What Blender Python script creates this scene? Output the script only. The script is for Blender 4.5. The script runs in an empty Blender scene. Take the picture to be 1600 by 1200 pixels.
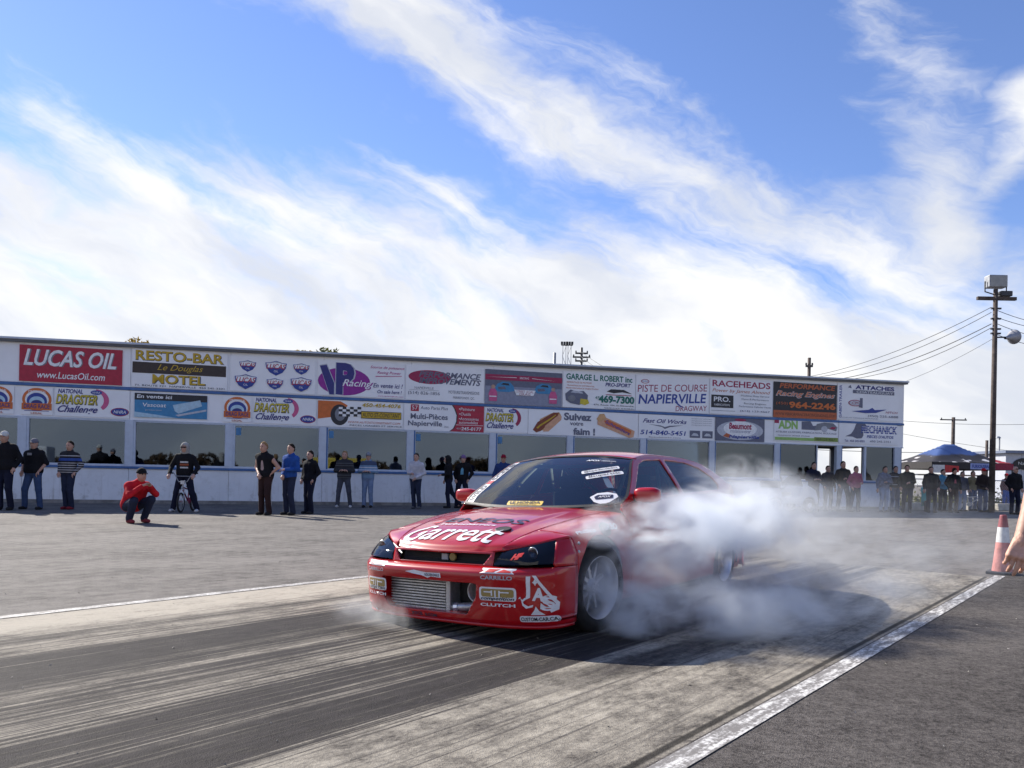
import bpy, bmesh, math, random
import numpy as np
from mathutils import Vector, Matrix
R_ = math.radians
S = bpy.context.scene
C = S.collection

# ------------------------------------------------------------------ camera
FPX = 1180.0; HORV = 744.6; ROLL = 0.0195; CAMH = 1.05
cam = bpy.data.cameras.new('camera'); camo = bpy.data.objects.new('camera', cam); C.objects.link(camo)
cam.sensor_width = 36.0; cam.lens = FPX / 1600 * 36.0
cam.shift_y = (HORV - 600) / 1600.0
cam.clip_start = 0.05; cam.clip_end = 3000
camo.matrix_world = Matrix.Translation((0, 0, CAMH)) @ Matrix.Rotation(R_(90), 4, 'X') @ Matrix.Rotation(ROLL, 4, 'Z')
S.camera = camo

# ------------------------------------------------------------------ node helpers
class X:
    """tiny expression wrapper round a node socket"""
    def __init__(s, t, k): s.t = t; s.k = k
    def _m(s, op, *o, clamp=False):
        n = s.t.nodes.new('ShaderNodeMath'); n.operation = op; n.use_clamp = clamp
        for i, q in enumerate((s,) + o):
            if isinstance(q, X): s.t.links.new(q.k, n.inputs[i])
            else: n.inputs[i].default_value = q
        return X(s.t, n.outputs[0])
    def __add__(s, o): return s._m('ADD', o)
    __radd__ = __add__
    def __sub__(s, o): return s._m('SUBTRACT', o)
    def __rsub__(s, o): return (s * -1) + o
    def __mul__(s, o): return s._m('MULTIPLY', o)
    __rmul__ = __mul__
    def __truediv__(s, o): return s._m('DIVIDE', o)
    def max(s, o): return s._m('MAXIMUM', o)
    def min(s, o): return s._m('MINIMUM', o)
    def abs(s): return s._m('ABSOLUTE')
    def pow(s, o): return s._m('POWER', o)
    def sqrt(s): return s._m('SQRT')
    def exp(s): return s._m('EXPONENT')
    def cos(s): return s._m('COSINE')
    def sin(s): return s._m('SINE')
    def atan2(s, o): return s._m('ARCTAN2', o)
    def clamp(s): return s._m('ADD', 0.0, clamp=True)
    def ss(s, a, b):
        n = s.t.nodes.new('ShaderNodeMapRange'); n.interpolation_type = 'SMOOTHSTEP'
        s.t.links.new(s.k, n.inputs[0])
        n.inputs[1].default_value = a; n.inputs[2].default_value = b
        return X(s.t, n.outputs[0])
def sep(t, k):
    n = t.nodes.new('ShaderNodeSeparateXYZ'); t.links.new(k, n.inputs[0]); return [X(t, o) for o in n.outputs]
def comb(t, *v):
    n = t.nodes.new('ShaderNodeCombineXYZ')
    for i, q in enumerate(v):
        if isinstance(q, X): t.links.new(q.k, n.inputs[i])
        else: n.inputs[i].default_value = q
    return n.outputs[0]
def noise(t, vec, scale=1, detail=4, rough=.5, dist=0.0):
    n = t.nodes.new('ShaderNodeTexNoise'); t.links.new(vec, n.inputs['Vector'])
    n.inputs['Scale'].default_value = scale; n.inputs['Detail'].default_value = detail
    n.inputs['Roughness'].default_value = rough; n.inputs['Distortion'].default_value = dist
    return X(t, n.outputs[0])
def mixc(t, f, a, b):
    n = t.nodes.new('ShaderNodeMix'); n.data_type = 'RGBA'
    for sk, q in ((n.inputs[0], f), (n.inputs[6], a), (n.inputs[7], b)):
        if isinstance(q, X): t.links.new(q.k, sk)
        elif hasattr(q, 'links') or hasattr(q, 'is_output'): t.links.new(q, sk)
        elif isinstance(q, (int, float)): sk.default_value = q
        else: sk.default_value = (*q[:3], 1)
    return n.outputs[2]

# ------------------------------------------------------------------ sky, sun, exposure
SUN_D = Vector((-.76, .65, 0)).normalized() * math.cos(R_(34.5)) + Vector((0, 0, math.sin(R_(34.5))))
w = bpy.data.worlds.new('World'); S.world = w; w.use_nodes = True
t = w.node_tree; t.nodes.clear()
sky = t.nodes.new('ShaderNodeTexSky'); sky.sky_type = 'NISHITA'; sky.sun_disc = False
sky.sun_elevation = R_(34.5); sky.sun_rotation = math.atan2(SUN_D.x, SUN_D.y)
sky.air_density = 1.0; sky.dust_density = 0.05; sky.ozone_density = 3.2
tc = t.nodes.new('ShaderNodeTexCoord')
dx, dy, dz = sep(t, tc.outputs['Generated'])
hor = (dx * dx + dy * dy).sqrt().max(.02)
az = dx.atan2(dy); el = dz / hor
v1 = comb(t, az * 3.0, el * 5.0, 0.0)
warp = noise(t, v1, 1.3, 5, .55) - .5
warp2 = noise(t, comb(t, az * 3 + 7.3, el * 5 + 2.1, 0.0), 1.3, 5, .55) - .5
az2 = az + warp * .16; el2 = el + warp2 * .11
# fibres run along the wind: down to the right
along = az2 * .87 - el2 * .5; across = az2 * .5 + el2 * .87
fib = noise(t, comb(t, along * 3.5, across * 13, 1.7), 1.0, 6, .62, .4)
puff = noise(t, comb(t, az2 * 7, el2 * 11, 4.2), 1.0, 6, .6, .2)
bank = (((az2 + .30) * 3.0).cos() * .08 + .30 - el2) / .065
q = (el2 - .515 + az2 * .57) / 1.15
band = (.063 - (az2 * .045) - q.abs()) / .045
pa, pe = az2 - .50, el2 - .325
pl = pa * .30 - pe * .954; pw = pa * .954 + pe * .30
plume = (1.0 - ((pl / .13).pow(2.0) + ((pw - .010) / (.036)).pow(2.0)).sqrt()) * 1.0
ra, re = az2 - .585, el2 - .40
rl = ra * .55 + re * .83; rw = ra * .83 - re * .55
wisp = (1.0 - ((rl / .09).pow(2.0) + (rw / .016).pow(2.0)).sqrt()) * .6
fld = bank.max(band).max(plume).max(wisp).min(1.2)
dens = (fld + (fib - .5) * 4.3 + (puff - .5) * 2.6).ss(-.9, 1.35)
low = el.ss(.22, .02)
dens = (dens + low * .5).clamp()
tone = noise(t, comb(t, along * 3, across * 8, 9.1), 1.0, 5, .55).ss(.35, .65)
ccol = mixc(t, tone, (3.4, 3.55, 3.9), (4.75, 4.72, 4.65))
tn = t.nodes.new('ShaderNodeMix'); tn.data_type = 'RGBA'; tn.blend_type = 'MULTIPLY'; tn.inputs[0].default_value = 1.0
t.links.new(sky.outputs[0], tn.inputs[6]); tn.inputs[7].default_value = (.68, .68, .84, 1)
skyc = mixc(t, dens * .96, tn.outputs[2], ccol)
bg = t.nodes.new('ShaderNodeBackground'); bg.inputs['Strength'].default_value = 0.125
t.links.new(skyc, bg.inputs['Color'])
wo = t.nodes.new('ShaderNodeOutputWorld'); t.links.new(bg.outputs[0], wo.inputs[0])
sl = bpy.data.lights.new('sun', 'SUN'); sl.energy = 4.5; sl.angle = R_(0.55); sl.color = (1, .94, .84)
so = bpy.data.objects.new('sun', sl); C.objects.link(so)
so.rotation_euler = SUN_D.to_track_quat('Z', 'Y').to_euler(); so.location = SUN_D * 60
S.view_settings.view_transform = 'Standard'; S.view_settings.look = 'None'
S.view_settings.exposure = 0.85; S.view_settings.gamma = 1
S.view_settings.use_curve_mapping = False
S.cycles.use_denoising = True
S.cycles.max_bounces = 10; S.cycles.diffuse_bounces = 3; S.cycles.glossy_bounces = 4
S.cycles.transparent_max_bounces = 16; S.cycles.transmission_bounces = 6; S.cycles.volume_bounces = 7
S.cycles.caustics_reflective = False; S.cycles.caustics_refractive = False
S.cycles.sample_clamp_indirect = 6.0
S.cycles.volume_step_rate = 0.7; S.cycles.volume_max_steps = 64

# ------------------------------------------------------------------ pixel -> place (photo 1600x1200 calibration)
def ray(u, v):
    a = u - 800; b = HORV - v; c, s = math.cos(ROLL), math.sin(ROLL)
    return (a * c - b * s) / FPX, (a * s + b * c) / FPX
def ground_at(u, v, z=0.0):
    x, y = ray(u, v); Y = (z - CAMH) / y
    return Vector((x * Y, Y, z))
def at(u, v, Y):
    x, y = ray(u, v); return Vector((x * Y, Y, CAMH + y * Y))

# ------------------------------------------------------------------ materials
MATS = {}
def mat(name, col, rough=.6, metal=0.0, var=.12, vscale=6.0, bump=0.0, bscale=60.0, coat=0.0, spec=.5, emit=None):
    if name in MATS: return MATS[name]
    m = bpy.data.materials.new(name); m.use_nodes = True; t = m.node_tree
    b = t.nodes['Principled BSDF']
    b.inputs['Roughness'].default_value = rough; b.inputs['Metallic'].default_value = metal
    b.inputs['Specular IOR Level'].default_value = spec
    if coat: b.inputs['Coat Weight'].default_value = coat; b.inputs['Coat Roughness'].default_value = .025
    tc = t.nodes.new('ShaderNodeTexCoord')
    if var:
        n = noise(t, tc.outputs['Object'], vscale, 5, .6)
        lo = [c * (1 - var) for c in col]; hi = [min(1, c * (1 + var)) for c in col]
        t.links.new(mixc(t, n.ss(.3, .7), lo, hi), b.inputs['Base Color'])
    else: b.inputs['Base Color'].default_value = (*col, 1)
    if bump:
        n2 = noise(t, tc.outputs['Object'], bscale, 4, .6)
        bn = t.nodes.new('ShaderNodeBump'); bn.inputs['Strength'].default_value = bump; bn.inputs['Distance'].default_value = .02
        t.links.new(n2.k, bn.inputs['Height']); t.links.new(bn.outputs[0], b.inputs['Normal'])
    MATS[name] = m; return m
def leafmat(name, col):
    m = bpy.data.materials.new(name); m.use_nodes = True; t = m.node_tree; t.nodes.clear(); tc = t.nodes.new('ShaderNodeTexCoord')
    n = noise(t, tc.outputs['Object'], 1.6, 3, .6); c = mixc(t, n.ss(.3, .7), [q * .55 for q in col], [q * 1.4 for q in col])
    d = t.nodes.new('ShaderNodeBsdfDiffuse'); tl = t.nodes.new('ShaderNodeBsdfTranslucent'); t.links.new(c, d.inputs[0]); t.links.new(c, tl.inputs[0])
    mx = t.nodes.new('ShaderNodeMixShader'); mx.inputs[0].default_value = .5; t.links.new(d.outputs[0], mx.inputs[1]); t.links.new(tl.outputs[0], mx.inputs[2])
    o = t.nodes.new('ShaderNodeOutputMaterial'); t.links.new(mx.outputs[0], o.inputs[0]); return m
def wallmat(name, col):
    m = mat(name, col, .55, var=.05, vscale=1.1); t = m.node_tree; b = t.nodes['Principled BSDF']; tc = t.nodes.new('ShaderNodeTexCoord'); x, y, z = sep(t, tc.outputs['Object'])
    st = noise(t, comb(t, x * 9, y * 9, z * .7), 1.0, 5, .65).ss(.52, .74); sp = noise(t, comb(t, x * 2, y * 2, z * 2), 1.6, 6, .7).ss(.50, .72)
    f = (st * .35 + sp * .25) * z.ss(1.1, .05) * 1.5 + sp * .14
    src = b.inputs['Base Color'].links[0].from_socket; t.links.new(mixc(t, f.clamp(), src, (.30, .28, .26)), b.inputs['Base Color']); return m
def glassmat(name, tint, refl=.9, dark=.5, rgb=(1, 1, 1)):
    if name in MATS: return MATS[name]
    m = bpy.data.materials.new(name); m.use_nodes = True; t = m.node_tree; t.nodes.clear()
    tr = t.nodes.new('ShaderNodeBsdfTransparent'); tr.inputs[0].default_value = (*tint, 1)
    gl = t.nodes.new('ShaderNodeBsdfGlossy'); gl.inputs['Roughness'].default_value = .02; gl.inputs['Color'].default_value = (refl * rgb[0], refl * rgb[1], refl * rgb[2], 1)
    fr = t.nodes.new('ShaderNodeFresnel'); fr.inputs[0].default_value = dark
    mx = t.nodes.new('ShaderNodeMixShader'); t.links.new(fr.outputs[0], mx.inputs[0])
    t.links.new(tr.outputs[0], mx.inputs[1]); t.links.new(gl.outputs[0], mx.inputs[2])
    o = t.nodes.new('ShaderNodeOutputMaterial'); t.links.new(mx.outputs[0], o.inputs[0])
    MATS[name] = m; return m

# ------------------------------------------------------------------ mesh helpers
class MB:
    """collects shapes, builds ONE mesh object"""
    def __init__(s): s.v = []; s.f = []
    def add(s, vs, fs):
        o = len(s.v); s.v += [tuple(p) for p in vs]; s.f += [tuple(i + o for i in f) for f in fs]; return s
    def box(s, x0, x1, y0, y1, z0, z1, M=None):
        vs = [Vector((x, y, z)) for z in (z0, z1) for y in (y0, y1) for x in (x0, x1)]
        if M: vs = [M @ p for p in vs]
        return s.add(vs, [(0, 2, 3, 1), (4, 5, 7, 6), (0, 1, 5, 4), (2, 6, 7, 3), (0, 4, 6, 2), (1, 3, 7, 5)])
    def tube(s, pts, r, n=8, cap=True):
        pts = [Vector(p) for p in pts]; rs = r if isinstance(r, (list, tuple)) else [r] * len(pts)
        o = len(s.v); up = None
        for i, p in enumerate(pts):
            d = (pts[min(i + 1, len(pts) - 1)] - pts[max(i - 1, 0)]).normalized()
            if up is None: up = Vector((0, 0, 1)) if abs(d.z) < .9 else Vector((1, 0, 0))
            a = d.cross(up).normalized(); b = a.cross(d).normalized(); up = b
            for k in range(n):
                th = 2 * math.pi * k / n
                s.v.append(tuple(p + (a * math.cos(th) + b * math.sin(th)) * rs[i]))
        for i in range(len(pts) - 1):
            for k in range(n):
                k2 = (k + 1) % n
                s.f.append((o + i * n + k, o + i * n + k2, o + (i + 1) * n + k2, o + (i + 1) * n + k))
        if cap:
            s.f.append(tuple(o + k for k in range(n))[::-1]); s.f.append(tuple(o + (len(pts) - 1) * n + k for k in range(n)))
        return s
    def lathe(s, prof, n=24, M=None, closed=False):
        """prof: (r, h) pairs turned round local z"""
        o = len(s.v); m = len(prof)
        for r, h in prof:
            for k in range(n):
                th = 2 * math.pi * k / n; p = Vector((r * math.cos(th), r * math.sin(th), h))
                s.v.append(tuple(M @ p if M else p))
        for i in range(m if closed else m - 1):
            j = (i + 1) % m
            for k in range(n):
                k2 = (k + 1) % n; s.f.append((o + i * n + k, o + i * n + k2, o + j * n + k2, o + j * n + k))
        return s
    def prism(s, pts, z0, z1, M=None):
        n = len(pts); vs = [Vector((x, y, z0)) for x, y in pts] + [Vector((x, y, z1)) for x, y in pts]
        if M: vs = [M @ p for p in vs]
        return s.add(vs, [tuple(range(n))[::-1], tuple(range(n, 2 * n))] + [(i, (i + 1) % n, n + (i + 1) % n, n + i) for i in range(n)])
    def grid(s, fn, us, vs, flip=False):
        o = len(s.v); nu, nv = len(us), len(vs)
        for u in us:
            for v in vs: s.v.append(tuple(fn(u, v)))
        for i in range(nu - 1):
            for j in range(nv - 1):
                f = (o + i * nv + j, o + (i + 1) * nv + j, o + (i + 1) * nv + j + 1, o + i * nv + j + 1)
                s.f.append(f[::-1] if flip else f)
        return s
    def build(s, name, m, parent=None, smooth=False, bevel=0.0, loc=None, solid=0.0):
        if solid:     # panels: normals face away from the car's middle, thickness grows inwards
            c = Vector((-1.3, 0, .35)); q = 0.0
            for f in s.f[::3]:
                a, b, d = (Vector(s.v[i]) for i in f[:3]); q += (b - a).cross(d - a).normalized().dot((a - c).normalized())
            if q < 0: s.f = [f[::-1] for f in s.f]
            solid = abs(solid)
        me = bpy.data.meshes.new(name); me.from_pydata(s.v, [], s.f); me.update()
        if smooth: me.shade_smooth()
        me.materials.append(m)
        return link(name, me, parent, bevel, loc, solid)
def link(name, me, parent=None, bevel=0.0, loc=None, solid=0.0):
    o = bpy.data.objects.new(name, me); C.objects.link(o)
    if parent: o.parent = parent
    if loc is not None: o.location = loc
    if bevel:
        b = o.modifiers.new('bevel', 'BEVEL'); b.width = bevel; b.segments = 2; b.limit_method = 'ANGLE'; b.angle_limit = R_(40)
    if solid:
        b = o.modifiers.new('solid', 'SOLIDIFY'); b.thickness = abs(solid); b.offset = -1 if solid > 0 else 1
    return o
def tag(o, label, cat, group=None):
    o['label'] = label; o['category'] = cat
    if group: o['group'] = group
    return o
def thing(name, label, cat, loc=(0, 0, 0), rz=0.0, group=None):
    o = bpy.data.objects.new(name, None); C.objects.link(o); o.empty_display_size = .2
    o.location = loc; o.rotation_euler = (0, 0, rz)
    return tag(o, label, cat, group)
def structure(o): o['kind'] = 'structure'; return o
def text_mesh(s, w=None, h=1.0, shear=0.0, bold=0.0, sp=1.0):
    """flat text mesh, centred on its box, scaled to width w and height h"""
    cu = bpy.data.curves.new('t', 'FONT'); cu.body = s; cu.shear = shear; cu.offset = bold; cu.resolution_u = 3
    cu.space_character = sp
    ob = bpy.data.objects.new('t', cu); me = bpy.data.meshes.new_from_object(ob)
    bpy.data.objects.remove(ob); bpy.data.curves.remove(cu)
    n = len(me.vertices); a = np.empty(n * 3, 'f'); me.vertices.foreach_get('co', a); a = a.reshape(-1, 3)
    if n:
        lo = a.min(0); hi = a.max(0); a -= (lo + hi) / 2
        sy = h / max(1e-6, hi[1] - lo[1]); sx = sy if w is None else w / max(1e-6, hi[0] - lo[0])
        a[:, 0] *= sx; a[:, 1] *= sy; a[:, 2] = 0
        me.vertices.foreach_set('co', a.ravel())
    return me, a
def lettering(parent, s, x, y, h, m, w=None, z=.0, shear=0.0, bold=0.0, rot=0.0, sp=1.0, name='lettering'):
    me, _ = text_mesh(s, w, h, shear, bold, sp); me.materials.clear(); me.materials.append(m)
    o = link(name, me, parent); o.location = (x, y, z); o.rotation_euler = (0, 0, rot); return o
def flat(parent, name, pts, m, z):
    return MB().add([(x, y, z) for x, y in pts], [tuple(range(len(pts)))]).build(name, m, parent)
def rect(x0, x1, y0, y1): return [(x0, y0), (x1, y0), (x1, y1), (x0, y1)]
def ell(cx, cy, a, b, n=28, rot=0): return [(cx + a * math.cos(k * 2 * math.pi / n) * math.cos(rot) - b * math.sin(k * 2 * math.pi / n) * math.sin(rot), cy + a * math.cos(k * 2 * math.pi / n) * math.sin(rot) + b * math.sin(k * 2 * math.pi / n) * math.cos(rot)) for k in range(n)]

# ------------------------------------------------------------------ ground and drag lane
LANE_D = Vector((.6457, .7636, 0)); LANE_P = Vector((.7636, -.6457, 0)); LANE_O = Vector((-3.525, 5.229, 0))
def lane(a, wd, z=0.0): p = LANE_O + LANE_D * a + LANE_P * wd; p.z = z; return p
def lane_coords(t):
    tc = t.nodes.new('ShaderNodeTexCoord'); x, y, z = sep(t, tc.outputs['Object'])
    a = (x + 3.525) * .6457 + (y - 5.229) * .7636; wd = (x + 3.525) * .7636 - (y - 5.229) * .6457
    return tc, a, wd
def ground_material(name, kind):
    m = bpy.data.materials.new(name); m.use_nodes = True; t = m.node_tree; b = t.nodes['Principled BSDF']
    tc, a, wd = lane_coords(t); ob = tc.outputs['Object']
    fine = noise(t, ob, 55, 5, .7); mid = noise(t, ob, 7, 6, .65); big = noise(t, ob, .45, 4, .6)
    grain = noise(t, ob, 190, 2, .5)
    streak = noise(t, comb(t, a * .35, wd * 9, 0.0), 1.0, 7, .62, .3)
    streak2 = noise(t, comb(t, a * .9, wd * 26, 3.0), 1.0, 5, .6, .2)
    if kind == 'apron':
        blot = noise(t, comb(t, a * .55, wd * .9, 2.0), 1.0, 6, .68); patch = noise(t, ob, 1.7, 6, .7)
        f = (mid * .50 + fine * .45 + blot * .45 + patch * .35 + grain * .25 + (streak - .5) * .3).ss(.72, 1.16)
        col = mixc(t, f, (.035, .030, .027), (.205, .186, .166))
        spots = noise(t, ob, 2.6, 3, .5).ss(.66, .72) * .5
        col = mixc(t, spots, col, (.09, .085, .08))
        h = fine * .6 + grain * .7
    elif kind == 'dark':
        f = (mid * .30 + fine * .55 + grain * .45 + big * .3 + noise(t, ob, 22, 5, .7) * .4).ss(.78, 1.2)
        col = mixc(t, f, (.03, .026, .024), (.17, .152, .138))
        h = fine * .6 + grain * .9
    else:
        def tr(c, h, s, q=wd): return 1.0 - (((q - c).abs() - h) / s).clamp()
        s1 = noise(t, comb(t, a * .10, wd * 7, 0.5), 1.0, 5, .6); s2 = noise(t, comb(t, a * .22, wd * 24, 3.0), 1.0, 5, .65); s3 = noise(t, comb(t, a * .7, wd * 70, 6.0), 1.0, 3, .6)
        mot = noise(t, comb(t, a * 2.2, wd * 4.0, 5.0), 1.0, 7, .72); pit = noise(t, comb(t, a * 9, wd * 16, 8.0), 1.0, 5, .7)
        f = (mot * .55 + pit * .50 + fine * .30 + big * .2 + (0.9 - wd).ss(0.0, .5) * .16).ss(.54, 1.0)
        con = mixc(t, f, (.042, .036, .034), (.45, .405, .33))
        d = wd + (s1 - .5) * .25
        cov = (tr(1.66, .30, .26, d) * .90).max(tr(3.16, .36, .24, d) * .96).max(tr(2.35, .5, .5, d) * .52).max(tr(1.0, .1, .3, d) * .5).max(tr(4.2, .3, .3, d) * .16)
        cov = cov * (1.0 - a.ss(6.5, 9.0) * .6)
        r = (cov + (s1 - .5) * 2.4 + (s2 - .5) * 3.4 + (s3 - .5) * 1.8 + (pit - .5) * 1.2).ss(.18, .95)
        r = r * cov.ss(.02, .25)
        def line(c, h, k):  return (1.0 - (((wd + (mid - .5) * .05 + (s1 - .5) * .06 - c).abs() - h) / .022).clamp()) * ((pit - .5) * 2.2 + k).clamp()
        r = r.max(line(1.95, .030, .95)).max(line(2.07, .014, .7)).max(line(3.50, .040, 1.0)).max(line(3.30, .02, .6)).max(line(2.85, .014, .5)).max(line(1.42, .012, .5)).max(line(2.45, .012, .45))
        ov = (wd * .9 + (a - 3.2).pow(2.0) * .035 - 3.52).abs()
        r = r.max((1.0 - ((ov - .10) / .05).clamp()) * (s2 * 1.1 + .1).clamp() * a.ss(.6, 2.0))
        rub = mixc(t, (s2 * .6 + pit * .5 + s3 * .3).ss(.45, .95), (.005, .0045, .005), (.040, .034, .036))
        col = mixc(t, r * .95, con, rub)
        slab = (1.0 - ((wd - 4.64).abs() - .012).max(0.0) / .012).clamp()
        col = mixc(t, slab * .85, col, (.02, .018, .016))
        h = fine * .5 + grain * .5 - r * .3
    t.links.new(col, b.inputs['Base Color'])
    rr = (fine * .2 + .75)
    if kind == 'lane': rr = rr - r * .08
    t.links.new(rr.k, b.inputs['Roughness']); b.inputs['Specular IOR Level'].default_value = .30 if kind == 'apron' else .12
    bn = t.nodes.new('ShaderNodeBump'); bn.inputs['Strength'].default_value = .75; bn.inputs['Distance'].default_value = .012
    t.links.new(h.k, bn.inputs['Height']); t.links.new(bn.outputs[0], b.inputs['Normal'])
    return m
def paint_material(name):
    m = bpy.data.materials.new(name); m.use_nodes = True; t = m.node_tree; b = t.nodes['Principled BSDF']
    tc, a, wd = lane_coords(t); ob = tc.outputs['Object']
    n1 = noise(t, comb(t, a * 5, wd * 26, 0.0), 1.0, 6, .72); n2 = noise(t, ob, 45, 4, .7)
    f = (n1 * .75 + n2 * .45).ss(.47, .66)
    t.links.new(mixc(t, f, (.72, .70, .66), (.19, .175, .16)), b.inputs['Base Color']); b.inputs['Roughness'].default_value = .7
    return m
g = MB().add([(-1400, -1400, 0), (1400, -1400, 0), (1400, 1400, 0), (-1400, 1400, 0)], [(0, 1, 2, 3)]).build('ground', ground_material('worn_asphalt', 'apron')); structure(g)
def strip(name, a0, a1, w0, w1, z, m):
    return structure(MB().add([lane(a0, w0, z), lane(a0, w1, z), lane(a1, w1, z), lane(a1, w0, z)], [(0, 1, 2, 3)]).build(name, m))
strip('drag_lane', -60, 8.45, 0.05, 4.68, .004, ground_material('rubbered_concrete', 'lane'))
strip('shoulder_asphalt', -60, 9.4, 4.68, 16, .004, ground_material('dark_asphalt', 'dark'))
paint = paint_material('worn_white_paint')
strip('lane_edge_line', -60, 6.5, -.045, .06, .008, paint)
strip('lane_edge_line', -60, 8.66, 4.695, 4.80, .008, paint)
# ------------------------------------------------------------------ trackside building
BO = Vector((-13.895, 22.58, 0)); BA = R_(16.164)
def bw(s, d, h):   # along the front, out from the front, up -> world
    return BO + Vector((math.cos(BA), math.sin(BA), 0)) * s + Vector((math.sin(BA), -math.cos(BA), 0)) * d + Vector((0, 0, h))
white_w = mat('white_board', (.86, .865, .88), .5, var=.04, vscale=1.2)
panel_w = wallmat('white_wall_panel', (.74, .76, .80))
post_w = mat('pale_blue_post', (.50, .56, .66), .5, var=.06)
blue_t = mat('blue_trim_paint', (.045, .13, .33), .45, var=.15)
concr = mat('foundation_concrete', (.22, .21, .20), .85, var=.3, vscale=3, bump=.3)
roof_m = mat('roof_metal', (.42, .44, .48), .4, .5, var=.1)
roof_d = mat('roof_edge_dark', (.13, .14, .16), .6)
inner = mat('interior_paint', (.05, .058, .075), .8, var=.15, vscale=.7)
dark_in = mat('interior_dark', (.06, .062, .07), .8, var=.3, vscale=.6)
win_g = glassmat('booth_glass', (.46, .53, .62), .85, 2.0, (.74, .86, 1.0))
bld = thing('trackside_building', 'long white two-tier trackside building with banners and a row of big windows', 'building', BO, BA)
PITCH = 2.88; P0 = -.67; NB = 11; SL = P0 - 3 * PITCH; SR = P0 + NB * PITCH + .3
def roof_h(s): return 4.86 + .0132 * s
# local axes of the building empty: x along, -y out to the track, z up
bx = MB().box(SL, SR, -.06, 4.2, -.2, .10); bx.build('foundation', concr, bld)
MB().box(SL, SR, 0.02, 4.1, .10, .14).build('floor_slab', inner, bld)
posts = [P0 + PITCH * k for k in range(-3, NB + 1)]
for k, s in enumerate(posts):
    last = k == len(posts) - 1
    wdt = .16 if last else .115
    MB().box(s - wdt, s + wdt, -.05, .12, 1.17, 2.56).build('post', post_w, bld, bevel=.01)
    MB().box(s + wdt - .002, s + wdt + .05, -.03, .10, 1.17, 2.56).build('post_trim', blue_t if k > 5 else post_w, bld)
for k in range(len(posts) - 1):
    a, b = posts[k], posts[k + 1]
    MB().box(a + .004, b - .004, -.02, .10, .10, 1.06).build('wall_panel', panel_w, bld, bevel=.006)
    MB().box(a, b, -.07, .13, 1.06, 1.135).build('sill_rail', blue_t, bld, bevel=.008)
    MB().box(a, b, -.05, .12, 1.136, 1.17).build('sill_cap', post_w, bld)
    a2, b2 = a + .18, b - .13
    if k == len(posts) - 2:      # the last bay: door opening with a thin mullion
        m0 = a + 1.28
        MB().box(m0 - .05, m0 + .05, -.03, .08, 1.17, 2.56).build('mullion', post_w, bld)
        MB().box(m0 + .05, b2, .03, .036, 1.17, 2.56).build('window_pane', win_g, bld)
        continue
    if k == len(posts) - 3:
        m0 = a + 1.85
        MB().box(m0 - .02, m0 + .02, -.03, .08, 1.17, 2.56).build('mullion', post_w, bld)
        MB().box(a2, m0 - .02, .03, .036, 1.17, 2.56).build('window_pane', win_g, bld)
        continue
    f = MB()
    f.box(a2 - .065, a2, -.02, .06, 1.17, 2.56); f.box(b2, b2 + .015, -.02, .06, 1.17, 2.56)
    f.box(a2, b2, -.02, .06, 2.50, 2.56); f.box(a2, b2, -.02, .06, 1.17, 1.20)
    fr = f.build('window_frame', post_w, bld)
    MB().box(a2, b2, .02, .026, 1.20, 2.50).build('window_pane', win_g, bld)
    if k in (5, 6, 7, 8): MB().box(a2 + .02, a2 + .17, .0, .01, 2.2, 2.44).build('window_sticker', mat('sticker_blue', (.05, .20, .42), .5), bld)
# ends, back wall with openings at the right, ceiling
MB().box(SL, SL + .12, .12, 4.1, .10, 4.6).build('end_wall', panel_w, bld)
ew = MB(); ew.box(SR - .12, SR, .12, 4.1, .10, 1.2); ew.box(SR - .12, SR, .12, 4.1, 2.62, 4.9); ew.box(SR - .12, SR, .12, .34, 1.2, 2.62); ew.box(SR - .12, SR, 3.95, 4.1, 1.2, 2.62)
ew.build('end_wall', panel_w, bld)      # open above its parapet
MB().box(posts[-2] + 1.34, posts[-1] - .13, .22, .27, 1.17, 2.62).build('sky_blocker', inner, bld)  # added panel: keeps the bright sky from showing through the last pane
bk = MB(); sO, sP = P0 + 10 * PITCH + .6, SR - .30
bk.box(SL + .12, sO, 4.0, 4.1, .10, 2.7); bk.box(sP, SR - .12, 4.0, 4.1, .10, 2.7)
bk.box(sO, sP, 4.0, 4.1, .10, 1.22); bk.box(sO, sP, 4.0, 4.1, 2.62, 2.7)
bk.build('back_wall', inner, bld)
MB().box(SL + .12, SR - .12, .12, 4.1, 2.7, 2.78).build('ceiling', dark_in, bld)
# fascia in two tiers, each bay its own panel
for k in range(len(posts) - 1):
    a, b = posts[k], posts[k + 1]
    if k == len(posts) - 2: b = SR
    MB().box(a + .004, b - .004, .0, .10, 2.57, 3.46).build('fascia_panel', white_w, bld)
    h0, h1 = roof_h(a), roof_h(b)
    MB().add([(x, y, z) for x, hh in ((a + .004, h0), (b - .004, h1)) for y in (0, .1) for z in (3.57, hh - .10)],
             [(0, 4, 5, 1), (2, 3, 7, 6), (0, 1, 3, 2), (4, 6, 7, 5), (1, 5, 7, 3), (0, 2, 6, 4)]).build('fascia_panel', white_w, bld)
    MB().box(a, b, -.045, .10, 3.47, 3.56).build('blue_band', blue_t, bld, bevel=.008)
MB().box(SL, SR, -.03, .10, 2.535, 2.568).build('fascia_trim', post_w, bld)
def sl(x, h0, h1, y0, y1):
    return [(x, y0, roof_h(x) + h0), (x, y1, roof_h(x) + h0), (x, y1, roof_h(x) + h1), (x, y0, roof_h(x) + h1)]
qf = [(0, 1, 2, 3), (4, 7, 6, 5), (0, 4, 5, 1), (1, 5, 6, 2), (2, 6, 7, 3), (3, 7, 4, 0)]
MB().add(sl(SL - .1, -.04, .03, -.16, 4.4) + sl(SR + .08, -.04, .03, -.16, 4.4), qf).build('roof', roof_m, bld)
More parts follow.
